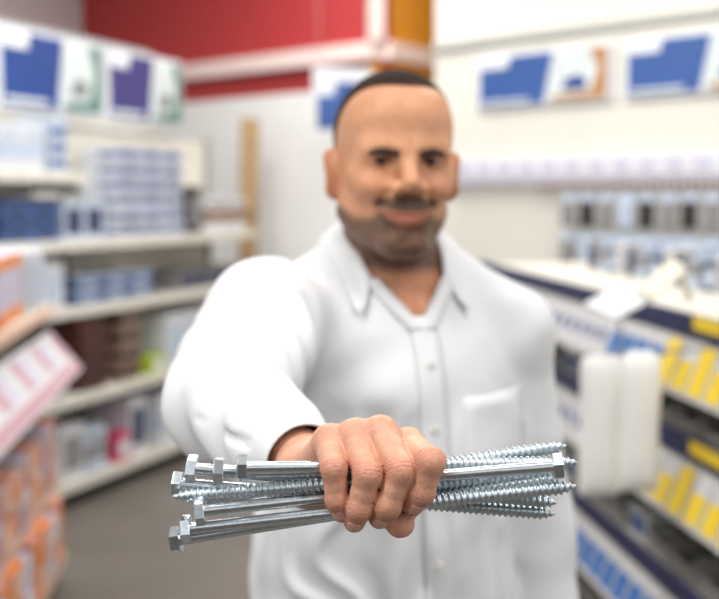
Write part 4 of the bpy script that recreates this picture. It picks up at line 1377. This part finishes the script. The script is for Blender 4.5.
# goods standing on the top tier
tops = [('k1', 0.10, 0.14, 0.12, C_GREY, C_NAVY, 'panel'), ('k2', 0.08, 0.14, 0.15, C_PALE, C_GREY, 'band'), ('k3', 0.10, 0.14, 0.09, C_NAVY, C_PALE, 'panel'), ('k4', 0.09, 0.14, 0.13, C_WHITE, C_GREY, 'stripes')]
fill(RG, RGA, rx(4.55), rx(3.05), 0.36, 1.30, tops, {'k1': 'grey hardware box with navy panel at the back of the top tier', 'k2': 'pale blue hardware box with grey band on the top tier', 'k3': 'low navy hardware box with pale panel on the top tier', 'k4': 'white hardware box with grey stripes on the top tier'}, 'hardware boxes on the top tier', name='hardware_box', cat='box', gap=0.02)
put('plastic_tub', jar_parts('tubw', 0.035, 0.09, S_WHITE, C_BLUE), RG, RGA, rx(2.92), 0.25, 1.30, 'white plastic tub with blue lid on the top tier', 'tub', 'tubs on the top tier')
put('plastic_tub', jar_parts('tubo', 0.05, 0.12, C_ORANGE, C_TAUPE), RG, RGA, rx(2.78), 0.30, 1.30, 'orange plastic tub with brown lid on the top tier', 'tub', 'tubs on the top tier')
put('plastic_tub', jar_parts('tubo', 0.05, 0.12, C_ORANGE, C_TAUPE), RG, RGA, rx(2.60), 0.22, 1.30, 'orange plastic tub with brown lid on the top tier', 'tub', 'tubs on the top tier')

# --- rail with hanging packs on the cream wall
wr = empty('wall_rail', (ra_[0], ra_[1], 0), RANG)
tag(wr, 'white peg rail with hanging tags on the cream wall', 'rail')
xr0 = 0.15; xr1 = 3.6
link('rail_board', box_me('rail_board', (xr0, -0.03, 1.74), (xr1, 0.0, 1.86), 0.003), wr, S_WHITE)
link('lower_bar', box_me('lower_bar', (xr0, -0.05, 1.70), (xr1, -0.03, 1.725), 0.003), wr, C_LILAC)
tagme = box_me('hanging_tag', (0, -0.062, 1.655), (0.022, -0.056, 1.70))
ln_ = int((xr1 - 0.9) / 0.05)
for i in range(ln_):
    o = link('hanging_tag', tagme, wr, (C_TAUPE, C_PEACH, S_WHITE)[i % 3]); o.location.x = 0.9 + i * 0.05
lbme = box_me('rail_label', (0, -0.036, 1.77), (0.10, -0.031, 1.83))
for i in range(20):
    o = link('rail_label', lbme, wr, (C_LILAC, S_WHITE, C_PALE)[i % 3]); o.location.x = 0.25 + i * 0.165
def hang_parts():
    if 'hang' in PROD: return PROD['hang']
    PROD['hang'] = [('header_card', box_me('header_card', (-0.05, -0.004, -0.05), (0.05, 0.0, 0.0), 0.001), C_PALE),
                    ('blister', box_me('blister', (-0.045, -0.03, -0.20), (0.045, 0.0, -0.052), 0.008), C_GREY),
                    ('hook', box_me('hook', (-0.004, -0.02, 0.002), (0.004, 0.10, 0.008)), M_UPR)]
    return PROD['hang']
HP = hang_parts()
hx0 = float((at_px(ra_, rb_, 578) - ra_) @ np.array([math.cos(RANG), math.sin(RANG)]))
HB = [HP] + [[(nm, me_.copy(), m_ if nm == 'blister' and False else (mm_ if nm == 'blister' else m_)) for nm, me_, m_ in HP] for mm_ in (C_BLACK, C_PALE)]
for v in (1, 2):
    for nm, me_, m_ in HB[v]:
        me_.materials.clear()
for i in range(15):
    for j in range(2):
        v = (0, 1, 0, 2, 1)[(i + 2 * j) % 5]
        put('hanging_pack', HB[v], (ra_[0], ra_[1]), RANG, hx0 + i * 0.128, -0.10, 1.64 - j * 0.23,
            '%s blister pack hanging in the %s row below the peg rail' % (('grey', 'black', 'pale blue')[v], ('upper', 'lower')[j]), 'pack', 'blister packs below the peg rail')

# --- plastic bags hung from an arm on the fastener shelving
M_BAG = mat('white_bag_plastic', (232, 232, 230), rough=0.3, noise=0.02, nscale=14, bump=0.06, bscale=22)
M_ARM = mat('cream_bracket', (232, 226, 208), rough=0.4, noise=0.03, nscale=20)
bd = empty('bag_dispenser', tuple(P(621, 352, 2.42)))
tag(bd, 'white plastic bags hanging from a bracket on the fastener shelving', 'bag holder')
def lb(px, py, d): return Vector(P(px, py, d)) - bd.location
def pillow(name, x0, x1, z0, z1, t, seed):
    nu, nv = 13, 21
    V, F = [], []
    for sgn in (-1, 1):
        for i in range(nu):
            u = i / (nu - 1) * 2 - 1
            for j in range(nv):
                v = j / (nv - 1) * 2 - 1
                w = 1 - 0.10 * max(0, v) ** 8 - 0.03 * math.sin(v * 5 + seed)
                k = (max(0, 1 - abs(u) ** 3) * max(0, 1 - abs(v) ** 5)) ** 0.6
                y = sgn * t * k * (1 + 0.12 * math.sin(u * 4 + seed + v * 2))
                cz = -0.012 * abs(u) ** 4 if v > 0.9 else 0
                V.append(((x0 + x1) / 2 + u * (x1 - x0) / 2 * w, y, (z0 + z1) / 2 + v * (z1 - z0) / 2 + cz))
    n = nu * nv
    for s in range(2):
        for i in range(nu - 1):
            for j in range(nv - 1):
                q = (s * n + i * nv + j, s * n + (i + 1) * nv + j, s * n + (i + 1) * nv + j + 1, s * n + i * nv + j + 1)
                F.append(q if s == 0 else q[::-1])
    return me_from(name, V, F)
link('plastic_bag', pillow('plastic_bag', -0.092, 0.0, -0.335, 0.0, 0.022, 1.0), bd, M_BAG, True)
link('plastic_bag', pillow('plastic_bag', -0.004, 0.094, -0.325, 0.004, 0.026, 2.3), bd, M_BAG, True)
link('hanger_bar', tube_me('hanger_bar', [(-0.085, 0, -0.006), (0.0, 0, -0.004), (0.09, 0, -0.002), (0.33, 0.14, 0.0)], 0.004, 8), bd, M_UPR, True)
link('hanger_wire', tube_me('hanger_wire', [(0.0, 0, -0.004), (0.0, 0.0, 0.05), tuple(lb(618, 318, 2.42))], 0.003, 8), bd, M_UPR, True)
# sign card on the arm
a0, a1 = lb(640, 296, 2.42), lb(700, 246, 2.62)
n = Vector((0, -0.5, 0.86))
def slab(name, quad, th):
    q = [Vector(v) for v in quad]
    nn = (q[1] - q[0]).cross(q[3] - q[0]).normalized() * th
    V = q + [v - nn for v in q]
    return me_from(name, V, [(0, 1, 2, 3), (7, 6, 5, 4), (0, 4, 5, 1), (1, 5, 6, 2), (2, 6, 7, 3), (3, 7, 4, 0)])
link('sign_card', slab('sign_card', [lb(584, 303, 2.40), lb(616, 318, 2.38), lb(654, 299, 2.44), lb(622, 284, 2.46)], 0.004), bd, S_WHITE)
link('arm', slab('arm', [lb(638, 287, 2.44), lb(652, 297, 2.42), lb(686, 270, 2.60), lb(672, 258, 2.62)], 0.012), bd, M_ARM)
link('arm_brace', tube_me('arm_brace', [tuple(lb(679, 264, 2.61)), tuple(lb(690, 300, 2.68))], 0.008, 8), bd, M_ARM, True)

# --- things by the back wall
M_RUG = mat('tan_rug', (158, 130, 92), rough=0.9, noise=0.15, nscale=18, bump=0.3, bscale=120)
rp = P(243, 200, 8.6)
rug = empty('rolled_mat', (rp[0], rp[1], 0.0))
tag(rug, 'tan rolled mat standing upright against the white wall', 'mat')
V, F = [], []
n = 72
for zi, z in enumerate((0.0, 2.25)):
    for k in range(n):
        t = k / (n - 1); a = t * 2 * math.pi * 3; r = 0.02 + 0.055 * t
        V.append((math.cos(a) * r + (0.06 if z else 0), math.sin(a) * r, z))
for k in range(n - 1): F.append((k, k + 1, n + k + 1, n + k))
ro = link('roll', me_from('roll', V, F), rug, M_RUG, True)
md = ro.modifiers.new('thickness', 'SOLIDIFY'); md.thickness = 0.008; md.offset = 0
for z in (0.5, 1.5):
    link('strap', tube_me('strap', [(math.cos(a) * 0.083 + 0.06 * z / 2.05, math.sin(a) * 0.083, z) for a in np.linspace(0, 2 * math.pi, 25)], 0.006, 6), rug, C_BROWN, True)

hp = P(343, 68, 7.6)
sg = empty('hanging_sign', (hp[0], hp[1], hp[2]), 0.25)
tag(sg, 'white and blue hanging sign below the red wall beam', 'sign')
link('sign_board', box_me('sign_board', (-0.22, 0, -0.30), (0.22, 0.015, 0.0), 0.003), sg, S_WHITE)
link('blue_field', poly_me('blue_field', [(-0.19, -0.43), (0.20, -0.43), (0.21, -0.10), (-0.05, -0.10), (-0.07, -0.2), (-0.19, -0.2)], -0.006), sg, S_BLUE)
link('backing', box_me('backing', (-0.19, 0, -0.44), (0.20, 0.012, -0.30), 0.002), sg, S_NAVY)
for x in (-0.18, 0.18):
    link('wire', tube_me('wire', [(x, 0.007, 0.0), (x, 0.007, 1.7)], 0.003, 6), sg, M_UPR)
